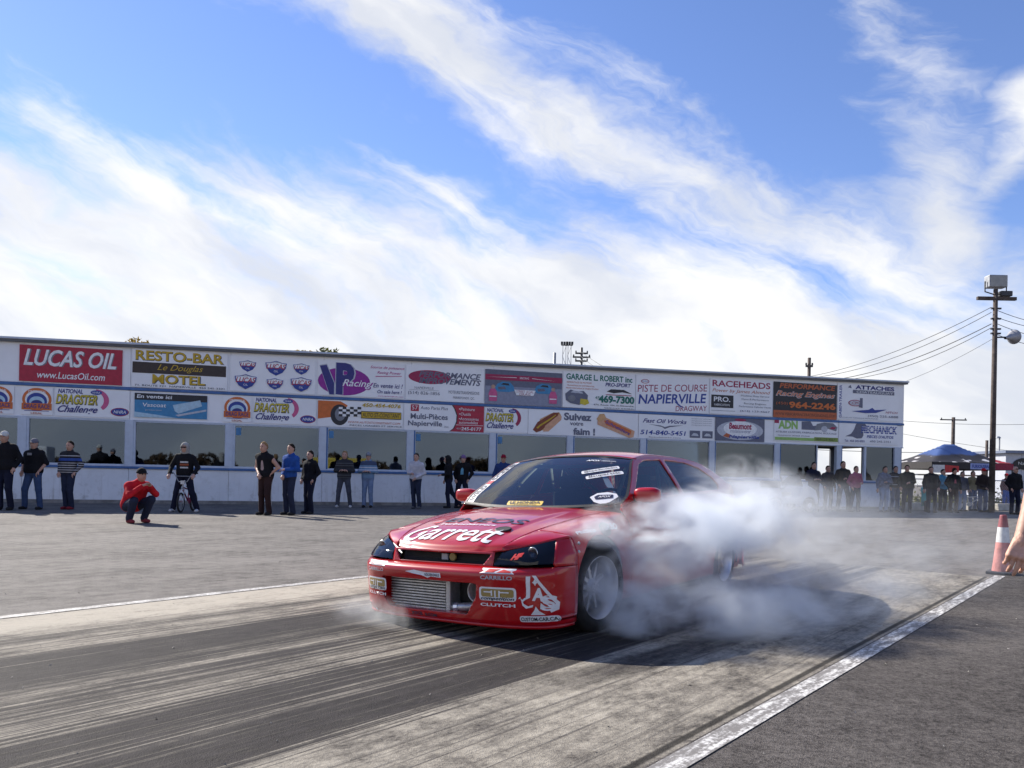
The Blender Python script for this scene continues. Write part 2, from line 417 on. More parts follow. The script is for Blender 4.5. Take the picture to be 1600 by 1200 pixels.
MB().add(sl(SL - .1, -.10, -.042, -.13, .05) + sl(SR + .08, -.10, -.042, -.13, .05), qf).build('roof_edge', roof_d, bld)
MB().add(sl(SL - .1, -.03, .025, -.19, -.162) + sl(SR + .08, -.03, .025, -.19, -.162), qf).build('gutter', post_w, bld)

# ------------------------------------------------------------------ banners
ink = {k: mat('print_' + k, c, .55, var=.10, vscale=9) for k, c in dict(
    red=(.42, .02, .05), white=(.84, .845, .85), brown=(.045, .03, .025), gold=(.55, .36, .02), yellow=(.62, .50, .04), black=(.022, .022, .028),
    blue=(.03, .06, .30), purple=(.28, .02, .28), navy=(.035, .035, .19), magenta=(.48, .02, .20), grey=(.20, .21, .24), slate=(.13, .14, .20), steel=(.25, .27, .36),
    crimson=(.34, .02, .08), green=(.01, .16, .12), orange=(.62, .15, .03), peach=(.66, .36, .22), sausage=(.22, .05, .02), bun=(.62, .36, .17), lime=(.30, .52, .14), olive=(.20, .30, .05),
    sky=(.05, .24, .46), ice=(.42, .60, .72), pale=(.56, .58, .62), rust=(.50, .12, .04), silver=(.50, .52, .58), pink=(.60, .10, .25), skin=(.5, .3, .22)).items()}
class Ban:
    """prints on a banner: coordinates run 0..1 across and up"""
    def __init__(s, o, w, h): s.o = o; s.w = w; s.h = h; s.z = .003
    def xy(s, x, y): return (x - .5) * s.w, (y - .5) * s.h
    def t(s, txt, x, y, h, ink_, w=None, shear=0.0, bold=0.0, rot=0.0, sp=1.0, name='lettering'):
        s.z += .0012; px, py = s.xy(x, y)
        return lettering(s.o, txt, px, py, h * s.h, ink[ink_], None if w is None else w * s.w, s.z, shear, bold, rot, sp, name)
    def p(s, name, pts, ink_):
        s.z += .0012; return flat(s.o, name, [s.xy(*q) for q in pts], ink[ink_], s.z)
    def r(s, name, x0, x1, y0, y1, ink_): return s.p(name, rect(x0, x1, y0, y1), ink_)
    def e(s, name, x, y, a, b, ink_, n=28): return s.p(name, ell(x, y, a, b, n), ink_)
def banner(label, s0, s1, h0, h1, board='white', d=.03, group=None, name='banner'):
    o = MB().box(-(s1 - s0) / 2, (s1 - s0) / 2, -(h1 - h0) / 2, (h1 - h0) / 2, -.018, 0).build(name, ink[board] if board != 'white' else white_w)
    tag(o, label, 'banner', 'advertising banners on the building')
    o.matrix_world = Matrix.Translation(bw((s0 + s1) / 2, d, (h0 + h1) / 2)) @ Matrix.Rotation(BA, 4, 'Z') @ Matrix.Rotation(R_(90), 4, 'X')
    return Ban(o, s1 - s0, h1 - h0)
UP0, UP1, LO0, LO1 = 3.60, 4.72, 2.60, 3.43
# --- upper row
b = banner('red banner with big slanted white lettering, first of the upper row', -.78, 1.98, 3.60, 4.68, 'red')
b.t('LUCAS OIL', .5, .66, .46, 'grey', .90, .28, .03); b.t('LUCAS OIL', .49, .67, .46, 'white', .90, .28, .02); b.t('www.LucasOil.com', .5, .20, .19, 'white', .66, .2, .01)
b = banner('white banner with yellow lettering above and below a dark brown strip', 2.25, 5.0, 3.585, 4.76)
b.t('RESTO-BAR', .5, .83, .27, 'black', .93, 0, .035); b.t('RESTO-BAR', .495, .84, .26, 'gold', .92, 0, .02)
b.r('brown_strip', .005, .985, .37, .66, 'brown'); b.t('Le Douglas', .5, .52, .20, 'gold', .48, .45)
b.t('MOTEL', .49, .225, .25, 'black', .56, 0, .035); b.t('MOTEL', .485, .235, .24, 'gold', .55, 0, .02)
b.t('71, ROUTE 221  NAPIERVILLE  450 245-3301', .5, .045, .055, 'black', .94)
b = banner('white banner with six blue and red shield emblems', 5.08, 7.70, 3.60, 4.72)
for i, (x, y, k) in enumerate(((.2, .72, .85), (.53, .70, 1.1), (.83, .72, .85), (.18, .27, 1.1), (.52, .25, .85), (.83, .27, 1.1))):
    a = .115 * k; c = .19 * k
    sh = [(-1, .75), (-.55, .8), (0, 1.05), (.55, .8), (1, .75), (.92, .1), (.6, -.55), (0, -1), (-.6, -.55), (-.92, .1)]
    b.p('shield', [(x + p * a, y + q * c) for p, q in sh], 'blue'); b.p('shield_field', [(x + p * a * .9, y + max(q * .9, -.25) * c) for p, q in sh if q > -.3], 'white')
    b.t('LUCAS', x, y + .05 * k, .13 * k, 'red', .21 * k, .3, .02); b.t('OIL', x, y - .075 * k, .05 * k, 'white', .05)
    b.t('the original', x, y + .155 * k, .04 * k, 'grey', .10)
b = banner('white banner with large blue initials over a purple ellipse', 7.78, 10.60, 3.60, 4.74)
b.e('purple_ellipse', .30, .42, .30, .40, 'purple'); b.p('letter_edge', [(.015, .86), (.10, .91), (.20, .33), (.20, .97), (.20, .05), (.26, .05), (.26, .02), (.17, .02)][:3] + [(.20, .02), (.13, .02)], 'silver')
b.p('letter_v', [(.02, .84), (.095, .88), (.185, .36), (.185, .03), (.135, .03)], 'navy'); b.t('P', .315, .50, .93, 'silver', .235, 0, .06); b.t('P', .31, .50, .92, 'navy', .21, 0, .05)
b.t('Racing', .455, .35, .28, 'purple', .36, .35, .04); b.t('Racing', .45, .36, .26, 'white', .34, .35, .01)
b.t('Source de puissance', .80, .88, .10, 'magenta', .40, .3); b.t('Racing Power', .82, .73, .10, 'magenta', .28, .3); b.p('swash', [(.66, .63), (.97, .67), (.97, .655), (.66, .61)], 'magenta')
b.t('En vente ici !', .81, .36, .13, 'navy', .35, .25, .01); b.t('On sale here !', .83, .18, .10, 'navy', .29, .25, .01); b.t('www.vpracingfuels.com', .84, .05, .04, 'magenta', .30)
b = banner('white banner with slanted dark lettering over a red ellipse', 10.66, 13.38, 3.58, 4.76)
b.p('red_ellipse', ell(.30, .68, .27, .20), 'crimson'); b.t('PERFORMANCE', .56, .76, .17, 'slate', .80, .3, .03); b.t('IMPROVEMENTS', .56, .58, .17, 'slate', .80, .3, .03)
b.t('NAPIERVILLE', .23, .36, .07, 'grey', .24); b.r('rule', .04, .42, .295, .302, 'grey'); b.t('(514) 826-1856', .23, .20, .12, 'slate', .40); b.t('MOTEURS/TRANSMISSIONS', .74, .28, .09, 'grey', .40); b.t('PIERREFONDS  QC.', .74, .12, .08, 'grey', .28)
b = banner('grey photographic banner with two racing cars and a dark red strip', 13.42, 16.26, 3.58, 4.78, 'slate')
b.r('track_print', 0.0, 1.0, .0, .52, 'steel'); b.r('red_strip', 0, 1, .70, .86, 'crimson'); b.t('SERIE DRAG', .5, .79, .06, 'white', .12); b.p('flash', [(.02, .78), (.4, .80), (.4, .785)], 'white'); b.p('flash', [(.6, .785), (.92, .75), (.6, .80)], 'white')
for cx, sg in ((.25, 1), (.76, -1)):
    b.p('car_print', [(cx - .13, .42), (cx - .10, .58), (cx - .03, .66), (cx + .07, .64), (cx + .11, .54), (cx + .13, .40), (cx + .05, .36), (cx - .08, .36)], 'sky'); b.p('car_window', [(cx - .05, .57), (cx - .02, .62), (cx + .05, .61), (cx + .06, .55)], 'black'); b.p('hood_scoop', [(cx - .09, .50), (cx, .52), (cx + .02, .44), (cx - .08, .42)], 'slate')
for cx in (.10, .88):
    b.p('figure_print', [(cx - .05, .08), (cx + .05, .08), (cx + .055, .30), (cx + .03, .44), (cx - .03, .44), (cx - .055, .30)], 'pink'); b.e('figure_head', cx, .50, .025, .055, 'skin'); b.r('figure_band', cx - .045, cx + .045, .20, .23, 'white')
b.p('sign_print', [(.37, .44), (.40, .28), (.62, .28), (.65, .44)], 'white'); b.t('STREET LEGAL', .51, .39, .07, 'crimson', .22); b.t('DRAG', .51, .315, .06, 'crimson', .14)
b = banner('white banner with green lettering and a printed engine block', 16.30, 19.12, 3.58, 4.86)
b.t('GARAGE L. ROBERT inc', .5, .87, .17, 'green', .92, 0, .03); b.t('REMONTAGE DE MOTEURS', .22, .71, .05, 'rust', .34); b.t('TRANSMISSION DIFFERENTIEL', .24, .62, .04, 'rust', .38); b.t('PERFORMANCE INJECTION', .26, .54, .05, 'rust', .44)
b.t('PRO-SPORT', .76, .70, .11, 'navy', .36, .2, .02); b.p('flag_print', [(.60, .50), (.66, .57), (.84, .57), (.96, .46), (.82, .50), (.70, .46)], 'black'); b.p('flag_rule', [(.58, .42), (.95, .42), (.95, .40), (.60, .40)], 'crimson')
b.p('engine_print', [(.04, .20), (.03, .38), (.10, .50), (.20, .46), (.28, .48), (.34, .36), (.33, .18), (.22, .08), (.10, .12)], 'slate'); b.p('engine_cover', [(.23, .12), (.24, .26), (.34, .24), (.36, .14), (.30, .08)], 'yellow'); b.e('engine_pulley', .12, .26, .05, .09, 'grey'); b.p('engine_top', [(.10, .42), (.14, .48), (.26, .45), (.27, .40)], 'silver')
b.t('450', .49, .31, .08, 'green', .10); b.t('469-7300', .74, .28, .22, 'green', .50, 0, .04); b.t('474, Route 104, St-Alexandre', .70, .11, .05, 'black', .56); b.t('SORTIE 22 AUT. 35 RICHELIEU', .78, .03, .035, 'black', .42)
b = banner('white banner with red and blue hand-lettered track name rising to the right', 19.16, 22.18, 3.58, 4.90)
b.t('PISTE DE COURSE', .5, .68, .20, 'crimson', .96, .1, .0, .055); b.t('NAPIERVILLE', .5, .38, .27, 'blue', .94, .15, .02, .055); b.t('DRAGWAY', .76, .13, .15, 'crimson', .44, .1, 0, .05); b.p('swash', [(.52, .30), (.60, .16), (.68, .13), (.62, .18), (.55, .30)], 'blue')
b.e('round_badge', .12, .83, .055, .06, 'crimson'); b.e('badge_field', .12, .83, .045, .045, 'white'); b.t('NHRA', .12, .83, .05, 'blue', .07)
b = banner('white banner with pink-red lettering and a small black plate', 22.24, 24.98, 3.60, 4.94)
b.t('RACEHEADS', .5, .87, .18, 'crimson', .93, 0, .02); b.t('Power by James Almond', .5, .66, .12, 'rust', .93, .3); b.r('black_plate', .02, .37, .18, .54, 'black'); b.t('PRO.', .19, .42, .14, 'white', .26, 0, .02); b.t('FABRICATION', .19, .26, .06, 'white', .24); b.r('rule', .02, .40, .09, .10, 'grey')
for y, s_, wd in ((.55, 'Machine Shop Service', .46), (.45, 'Dyno & Performance', .44), (.33, 'Racing Engines', .36), (.24, 'Performance Cylinder Heads', .52), (.11, '(613) 123-4567', .48)): b.t(s_, .72, y, .065, 'grey' if y > .2 else 'slate', wd)
b = banner('black banner with orange lettering and a large orange phone number', 25.04, 27.98, 3.58, 4.97, 'black')
b.t('PERFORMANCE', .53, .90, .14, 'rust', .88, .15, .03); b.t('Racing Engines', .5, .66, .20, 'pale', .94, .35, .04); b.t('Racing Engines', .5, .665, .18, 'orange', .92, .35, .01); b.t('(450)', .13, .39, .10, 'rust', .18); b.t('964-2246', .61, .37, .19, 'orange', .74, 0, .04)
b.r('orange_band', .0, 1.0, .0, .20, 'rust'); b.t('WWW.PERFORMANCERACINGENGINES.COM', .5, .10, .08, 'brown', .95)
b = banner('white banner with dark blue lettering and a printed blue trailer hitch', 28.02, 31.02, 3.62, 5.06)
b.t('GABEN-TRAILER', .045, .5, .085, 'blue', .44, 0, .02, R_(90))
b.p('hitch_mark', [(.16, .90), (.20, .97), (.22, .88)], 'slate'); b.t('ATTACHES', .60, .92, .12, 'navy', .64, 0, .04); b.r('dark_bar', .24, .92, .745, .84, 'slate'); b.t('CHATEAUGUAY', .60, .79, .065, 'white', .60)
b.p('oval_mark', ell(.28, .47, .11, .09), 'crimson'); b.p('oval_field', ell(.28, .47, .095, .07), 'pale'); b.t('CM', .28, .47, .08, 'crimson', .10); b.p('post_mark', [(.34, .36), (.36, .62), (.40, .62), (.40, .34)], 'slate')
b.p('wing_print', [(.22, .24), (.50, .30), (.56, .36), (.60, .30), (.80, .33), (.62, .22), (.44, .20)], 'blue'); b.t('HITCH', .88, .25, .06, 'crimson', .20, .2); b.t('(450) 225-6888', .74, .12, .08, 'slate', .50); b.t('SOUDURE GENERALE REMORQUES', .36, .05, .03, 'grey', .60)
# --- lower row
def round_emblem(label, s0, s1):
    b = banner(label, s0, s1, 2.61, 3.43)
    b.e('orange_ring', .5, .56, .46, .42, 'orange', 36); b.e('ring_field', .5, .56, .37, .32, 'white', 36); b.e('blue_arch', .5, .50, .32, .30, 'blue', 32); b.e('arch_field', .5, .47, .24, .20, 'ice', 28); b.e('arch_eye', .5, .42, .18, .12, 'navy', 24)
    b.t('STREET LEGAL', .5, .84, .09, 'white', .56, 0, .01); b.r('orange_base', .03, .97, .18, .42, 'orange'); b.t('DRAG RACE', .5, .31, .16, 'navy', .80, 0, .02); b.r('blue_rule', .12, .88, .135, .155, 'blue'); b.t('LEGAL', .5, .06, .07, 'rust', .36, 0, .02)
def dragster(label, s0, s1, emblem=True):
    b = banner(label, s0, s1, 2.60, 3.45)
    k = .72 if emblem else .84
    n = 30; arc = [(k * .74 + .26 * k * math.sin(th) * (1 if q else .62), .60 + (.40 if q else .30) * math.cos(th)) for q in (1, 0) for th in ([.05 + i * 2.5 / n for i in range(n + 1)] if q else [2.45 - i * 2.35 / n for i in range(n + 1)])]
    b.p('red_swoosh', arc, 'pink' if emblem else 'crimson'); b.t('NATIONAL', .28 * k, .89, .16, 'navy', .46 * k, .2, .03); b.e('oval_mark', .76 * k, .88, .11 * k, .08, 'blue'); b.t('NHRA', .76 * k, .88, .07, 'white', .14 * k)
    b.t('DRAGSTER', .40 * k, .60, .37, 'black', .78 * k, .25, .05); b.t('DRAGSTER', .395 * k, .61, .33, 'yellow', .76 * k, .25, .015); b.t('Challenge', .42 * k, .23, .32, 'navy', .74 * k, .45, .02)
    if emblem: b.e('oval_emblem', .87, .22, .125, .15, 'crimson'); b.e('oval_field', .87, .22, .112, .125, 'blue'); b.t('NHRA', .87, .22, .11, 'white', .17, .2, .01)
round_emblem('round orange and blue emblem cut off by the left edge of the picture', -1.75, -.90)
round_emblem('round orange and blue emblem left of the first window post', -.72, .12)
dragster('yellow and blue lettered banner with pink swoosh below the red banner', .18, 2.20)
b = banner('blue banner picturing a pale car wing, the only blue banner of the lower row', 2.34, 4.42, 2.66, 3.40, 'sky')
b.r('dark_top', 0, 1, .72, 1, 'black'); b.t('En vente ici', .27, .87, .15, 'white', .48, .1, .02); b.p('wing_print', [(.52, .55), (.90, .80), (.93, .55), (.60, .20), (.55, .30)], 'ice'); b.p('wing_edge', [(.56, .14), (.99, .42), (.99, .34), (.60, .08)], 'silver'); b.t('Vascoat', .27, .52, .16, 'white', .32, .1, .01); b.t('protection', .26, .30, .07, 'pale', .22); b.p('wave', [(0, 0), (0, .22), (.3, .12), (.6, 0)], 'ice')
round_emblem('round orange and blue emblem under the six shields', 4.89, 5.74)
dragster('yellow and blue lettered banner with pink swoosh under the six shields', 5.80, 7.74)
b = banner('white banner with an orange car wing, tyre and checkered flag', 7.80, 10.58, 2.58, 3.44)
b.p('orange_body', [(0, .98), (.26, .98), (.34, .84), (.33, .70), (.22, .72), (.17, .50), (.15, .36), (0, .28)], 'orange'); b.e('tyre', .25, .46, .105, .40, 'black'); b.e('rim', .255, .48, .06, .25, 'grey'); b.e('hub', .255, .48, .02, .08, 'silver')
b.p('flag_white', [(.24, .40), (.50, .42), (.50, .80), (.24, .76)], 'white')
for i in range(6):
    for j in range(4):
        if (i + j) % 2 == 0: x0 = .24 + i * .0433; y0 = .40 + j * .093 + i * .004; b.p('check', rect(x0, x0 + .0433, y0, y0 + .093), 'black')
b.t('450-454-4076', .74, .88, .15, 'gold', .46, .2, .02); b.r('amber_plate', .50, .98, .36, .64, 'black'); b.r('amber_field', .505, .975, .385, .615, 'gold'); b.t('AUTO ST-CONSTANT', .74, .50, .17, 'brown', .45, .15, .01); b.t('WWW.AUTOSTCONSTANT.COM', .66, .20, .08, 'rust', .62, .2); b.t('PIECES USAGEES ET SERVICE', .68, .08, .06, 'black', .62)
b = banner('white banner with black lettering and a curved red panel at its right', 10.62, 13.40, 2.56, 3.46)
b.p('dark_curve', [(.56, 0), (.61, .12), (.645, .36), (.65, .62), (.62, .86), (.59, 1), (1, 1), (1, 0)], 'black'); b.p('red_panel', [(.575, 0), (.625, .12), (.66, .36), (.665, .62), (.635, .86), (.605, 1), (1, 1), (1, 0)], 'red'); b.r('red_square', .08, .18, .72, .97, 'red'); b.t('57', .13, .85, .15, 'white', .07); b.t('Auto Parts Plus', .37, .86, .12, 'slate', .34, .15); b.t('Multi-Pièces', .31, .53, .21, 'slate', .46, 0, .02); b.t('Napierville', .26, .24, .25, 'slate', .42, 0, .02); b.t('inc.', .53, .17, .08, 'grey', .06)
for y, s_, wd in ((.87, '•Peinture', .20), (.68, '•Outils', .15), (.50, '•Accessoires', .25), (.36, 'automobiles', .24)): b.t(s_, .68 + wd / 2, y, .11, 'white', wd, .1)
b.r('rule', .64, .99, .25, .265, 'white'); b.t('245-0177', .84, .12, .13, 'white', .26, .1, .02); b.t('450', .68, .12, .07, 'silver', .06)
dragster('yellow and blue lettered banner with red swoosh and no oval emblem', 13.44, 15.00, False)
b = banner('white banner with a printed hot dog and large black slogan', 15.02, 19.26, 2.54, 3.46)
b.p('bun_back', [(.10, .62), (.20, .86), (.27, .92), (.29, .80), (.25, .45), (.16, .20), (.10, .18)], 'bun'); b.p('sausage', [(.04, .20), (.07, .10), (.11, .16), (.26, .78), (.27, .90), (.22, .90), (.08, .50)], 'sausage'); b.p('bun_front', [(.13, .14), (.18, .16), (.29, .62), (.295, .76), (.27, .82), (.15, .38)], 'peach'); b.p('mustard', [(.07, .28), (.10, .40), (.17, .60), (.24, .82), (.245, .80), (.18, .56), (.11, .36), (.085, .25)], 'gold')
b.t('Suivez', .44, .77, .30, 'slate', .25, 0, .04); b.t('votre', .43, .50, .14, 'slate', .12, 0, .02); b.t('faim !', .50, .20, .28, 'slate', .20, 0, .04)
b.p('wrapper', [(.62, .80), (.66, .86), (.97, .30), (.96, .06), (.92, .02), (.62, .50)], 'peach'); b.p('cream_end', [(.61, .72), (.64, .92), (.68, .94), (.70, .78), (.64, .60)], 'bun'); b.p('wrapper_label', [(.68, .66), (.72, .70), (.94, .30), (.93, .14), (.70, .50)], 'orange'); b.t('Schneiders', .81, .41, .14, 'blue', .25, .1, .02, -.42)
b = banner('white banner with blue script, a phone number and two small photographs', 19.30, 22.44, 2.56, 3.46)
b.t('Fast Oil Works', .34, .74, .17, 'navy', .58, .4, .02); b.p('wing_mark', [(.12, .60), (.30, .50), (.34, .42), (.40, .50), (.58, .60), (.40, .56), (.34, .50), (.28, .56)], 'slate'); b.t('514-840-5451', .32, .26, .19, 'blue', .60, .15, .02); b.t('fastoilworks.com', .34, .07, .05, 'grey', .42)
for y in (.90, .81, .72, .63): b.t('changement huile freins', .83, y, .05, 'grey', .28)
for x in (.67, .84): b.r('small_photo', x, x + .14, .10, .40, 'slate'); b.p('photo_car', [(x + .02, .18), (x + .05, .30), (x + .10, .28), (x + .12, .18)], 'pale')
b = banner('near-black banner with a white ellipse and red lettering', 22.50, 24.66, 2.58, 3.46, 'slate')
b.e('white_ellipse', .5, .47, .47, .42, 'silver'); b.e('inner_ellipse', .5, .54, .34, .33, 'white'); b.e('red_cap', .5, .93, .12, .06, 'crimson'); b.t('Beaumont', .5, .66, .28, 'crimson', .46, .1, .04); b.r('rule', .30, .72, .44, .455, 'navy'); b.t('HYDRAULIQUE', .5, .39, .05, 'navy', .40); b.p('red_flame', [(.15, .20), (.22, .34), (.32, .26), (.26, .14)], 'rust'); b.t('Napierville', .58, .18, .18, 'blue', .62, .2, .03)
b = banner('white banner with lime green initials, a printed engine and a green base strip', 25.10, 28.06, 2.66, 3.54)
b.r('red_corner', 0, .07, .78, 1, 'crimson'); b.t('ADN', .21, .73, .38, 'lime', .30, 0, .05); b.p('engine_print', [(.42, .54), (.42, .90), (.56, .92), (.60, .72), (.70, .76), (.66, .54)], 'slate'); b.p('car_print', [(.62, .52), (.66, .82), (.78, .90), (.92, .88), (.99, .70), (.97, .52), (.84, .62), (.74, .56)], 'grey'); b.e('car_wheel', .78, .60, .05, .14, 'silver'); b.p('tail_light', [(.86, .62), (.90, .72), (.97, .70), (.94, .60)], 'crimson')
b.t('ATELIER CUSTOM, FABRICATION, ROULAGE', .5, .40, .09, 'slate', .96, .1); b.t('TRANSMISSION  MOTEUR  SOUDURE', .30, .245, .06, 'grey', .50); b.r('green_base', .01, .62, .04, .17, 'lime'); b.r('olive_base', .62, 1, .04, .22, 'olive'); b.t('450-123-4567', .80, .13, .10, 'black', .30)
b = banner('white banner with a dark grey bird shape and striped blue lettering', 28.12, 30.98, 2.66, 3.58)
b.p('bird_shape', [(.10, .30), (.20, .42), (.25, .62), (.28, .85), (.34, .95), (.42, .93), (.47, .78), (.44, .72), (.41, .70), (.41, .36), (.38, .24), (.30, .22), (.22, .30)], 'slate'); b.t('MECHANICK', .68, .64, .34, 'blue', .62, .1, .04)
for y in (.54, .64, .74): b.r('white_stripe', .38, .98, y, y + .018, 'white')
b.t('PIECES D\'AUTOS', .70, .33, .13, 'blue', .46, .1, .02); b.t('Tél.: 450 245-0001', .26, .11, .10, 'navy', .34); b.t('450 245-2351', .70, .12, .09, 'slate', .36)
# ------------------------------------------------------------------ the red drag hatchback
def itp(*pts):
    xs = [p[0] for p in pts]; ys = [p[1] for p in pts]
    if xs[0] > xs[-1]: xs = xs[::-1]; ys = ys[::-1]
    n = len(xs); d = [(ys[i + 1] - ys[i]) / (xs[i + 1] - xs[i]) for i in range(n - 1)]
    m = [d[0]] + [0 if d[i - 1] * d[i] <= 0 else 2 * d[i - 1] * d[i] / (d[i - 1] + d[i]) for i in range(1, n - 1)] + [d[-1]]
    def f(x):
        if x <= xs[0]: return ys[0]
        if x >= xs[-1]: return ys[-1]
        i = max(k for k in range(n - 1) if xs[k] <= x); h = xs[i + 1] - xs[i]; q = (x - xs[i]) / h
        return (2*q**3-3*q*q+1)*ys[i] + (q**3-2*q*q+q)*h*m[i] + (-2*q**3+3*q*q)*ys[i+1] + (q**3-q*q)*h*m[i+1]
    return f
def lin(a, b, n): return [a + (b - a) * i / (n - 1) for i in range(n)]
def sst(x, a, b): q = max(0, min(1, (x - a) / (b - a))); return q * q * (3 - 2 * q)
def sd_poly(p, poly, r=0.0):
    d = 1e9; ins = False; n = len(poly)
    for i in range(n):
        (ax, ay), (bx_, by_) = poly[i], poly[(i + 1) % n]
        ex, ey = bx_ - ax, by_ - ay; wx, wy = p[0] - ax, p[1] - ay
        q = max(0, min(1, (wx * ex + wy * ey) / (ex * ex + ey * ey))); d = min(d, math.hypot(wx - ex * q, wy - ey * q))
        if (ay > p[1]) != (by_ > p[1]) and p[0] < (bx_ - ax) * (p[1] - ay) / (by_ - ay) + ax: ins = not ins
    return (-d if ins else d) - r
def cut_grid(fn, us, vs, sd, keep_inside=False, flip=False):
    """grid surface trimmed by a signed distance in (first, third) point coordinates; rim vertices slide onto the rim"""
    P = {}; sg = -1 if keep_inside else 1
    def val(u, v): return sg * sd(fn(u, v))
    nu, nv = len(us), len(vs); D = [[val(u, v) for v in vs] for u in us]; faces = []
    for i in range(nu - 1):
        for j in range(nv - 1):
            q = [(i, j), (i + 1, j), (i + 1, j + 1), (i, j + 1)]
            if max(D[a][b] for a, b in q) > 0.0: faces.append(q[::-1] if flip else q)
    vid = {}; V = []; F = []
    hu = (us[-1] - us[0]) / (nu - 1) * .15; hv = (vs[-1] - vs[0]) / (nv - 1) * .15
    for q in faces:
        r = []
        for a, b in q:
            if (a, b) not in vid:
                u, v = us[a], vs[b]; d = D[a][b]
                if d < 0:
                    for _ in range(6):
                        gu = (val(u + hu, v) - val(u - hu, v)) / (2 * hu); gv = (val(u, v + hv) - val(u, v - hv)) / (2 * hv)
                        # metric-aware step
                        pu = (Vector(fn(u + hu, v)) - Vector(fn(u - hu, v))).length / (2 * abs(hu)) + 1e-6; pv = (Vector(fn(u, v + hv)) - Vector(fn(u, v - hv))).length / (2 * abs(hv)) + 1e-6
                        g2 = (gu / pu) ** 2 + (gv / pv) ** 2
                        if g2 < 1e-9: break
                        d = val(u, v); u -= d * gu / pu ** 2 / g2; v -= d * gv / pv ** 2 / g2
                        u = min(max(u, min(us[0], us[-1])), max(us[0], us[-1])); v = min(max(v, min(vs[0], vs[-1])), max(vs[0], vs[-1]))
                vid[(a, b)] = len(V); V.append(tuple(fn(u, v)))
            r.append(vid[(a, b)])
        F.append(tuple(r))
    m = MB(); m.v = V; m.f = F; return m
def mirror(m):
    k = MB(); k.v = [(x, -y, z) for x, y, z in m.v]; k.f = [f[::-1] for f in m.f]; return k

paint_r = mat('red_car_paint', (.43, .003, .009), .30, .0, var=.06, vscale=3, coat=.9, spec=.2)
black_p = mat('black_plastic', (.012, .012, .013), .55, var=.2)
rubber = mat('tyre_rubber', (.018, .017, .017), .85, var=.25, vscale=20)
chrome = mat('polished_alloy', (.62, .62, .64), .28, .9, var=.08, vscale=12)
alloy_g = mat('gold_alloy', (.55, .42, .24), .35, .8, var=.1)
castm = mat('cast_aluminium', (.48, .48, .49), .42, .75, var=.15, vscale=18, bump=.15, bscale=90)
dk_int = mat('cabin_dark', (.018, .018, .020), .8, var=.3)
car_g = glassmat('windscreen_glass', (.74, .80, .79), .9, 2.05)
side_g = glassmat('side_glass', (.45, .49, .50), .85, 1.55)
lamp_g = glassmat('lamp_lens', (.34, .34, .36), .9, 1.5)
dec = {k: mat('decal_' + k, c, .4, var=.05, vscale=30) for k, c in dict(white=(.76, .75, .76), black=(.015, .015, .02), navy=(.02, .022, .06), red=(.62, .02, .02), gold=(.33, .23, .07), grey=(.42, .42, .45), yellow=(.72, .50, .08), silver=(.55, .56, .6)).items()}

CAR = thing('racing_hatchback', 'red two-door drag racing hatchback covered in sponsor stickers, smoking its front tyres', 'car', (-.065, 5.629, 0), math.atan2(-.825, -.565))
X0 = itp((.07, .70), (.12, .742), (.20, .76), (.33, .768), (.395, .780), (.425, .776), (.445, .755), (.462, .722), (.50, .712), (.575, .692))
AW = itp((.07, .822), (.2, .838), (.45, .845), (.6, .83))
XS = .335
def FX(y, z, p=3.1):
    q = min(1.0, abs(y) / AW(z)); return XS + (X0(z) - XS) * (1 - q ** p) ** (1 / p)
def front(y, z): return (FX(y, z), y, z)
def yth(a, zref=.3):     # a in -1..1 -> y, dense at the corners
    th = a * math.pi / 2; return math.copysign(abs(math.sin(th)) ** .78, a)
OPEN = [(-.50, .355), (.34, .355), (.335, .27), (.255, .145), (-.44, .145), (-.505, .22)]
def sdo(p): return sd_poly((p[1], p[2]), OPEN, .0)
us = [yth(a) for a in lin(-1, 1, 121)]; vs = lin(.085, .462, 34)
def bump(a, z):
    lift = 0.012 * sst(abs(a), .2, .9) if z < .14 else 0.0
    zz = z + lift; return (FX(a * AW(zz), zz), a * AW(zz), zz)
cut_grid(bump, us, vs, sdo).build('front_bumper', paint_r, CAR, smooth=True, solid=-.014)
# opening rim goes inwards
rim = MB(); N = len(OPEN)
dense = []
for i in range(N):
    a, b = OPEN[i], OPEN[(i + 1) % N]
    for q in range(6): dense.append((a[0] + (b[0] - a[0]) * q / 6, a[1] + (b[1] - a[1]) * q / 6))
n = len(dense)
rim.add([front(y, z) for y, z in dense] + [(FX(y, z) - .09, y * .985 - .001, .25 + (z - .25) * .94) for y, z in dense], [(i, (i + 1) % n, n + (i + 1) % n, n + i) for i in range(n)])
rim.build('bumper_opening', paint_r, CAR, smooth=True)
# splitter lip
MB().grid(lambda a, k: (FX(a * AW(.085), .085) + (.012 if k < 1.5 else -.10), a * AW(.085) * (1 if k < 1.5 else .95), (.078, .098, .10)[int(k)] if k < 1.5 else .10), us, [0, 1, 2]).build('bumper_lip', paint_r, CAR, smooth=True, solid=.006)
# grille surround, mouth, intake
GR = [(-.405, .535), (.405, .535), (.36, .475), (-.36, .475)]
g1 = cut_grid(lambda y, z: front(y, z), lin(-.43, .43, 60), lin(.463, .553, 16), lambda p: sd_poly((p[1], p[2]), GR, .004)); g1.build('grille_surround', paint_r, CAR, smooth=True, solid=.012)
MB().grid(lambda y, z: (FX(y, z) - .10, y, z), lin(-.42, .42, 20), lin(.455, .565, 5)).build('grille_mesh', dk_int, CAR)
MB().box(.64, .655, -.03, .02, .482, .522).build('grille_tag', dec['grey'], CAR)
MB().lathe([(.0, .012), (.026, .012), (.028, 0)], 20, Matrix.Translation((.64, .06, .503)) @ Matrix.Rotation(R_(90), 4, 'Y')).build('grille_cap', dec['gold'], CAR)
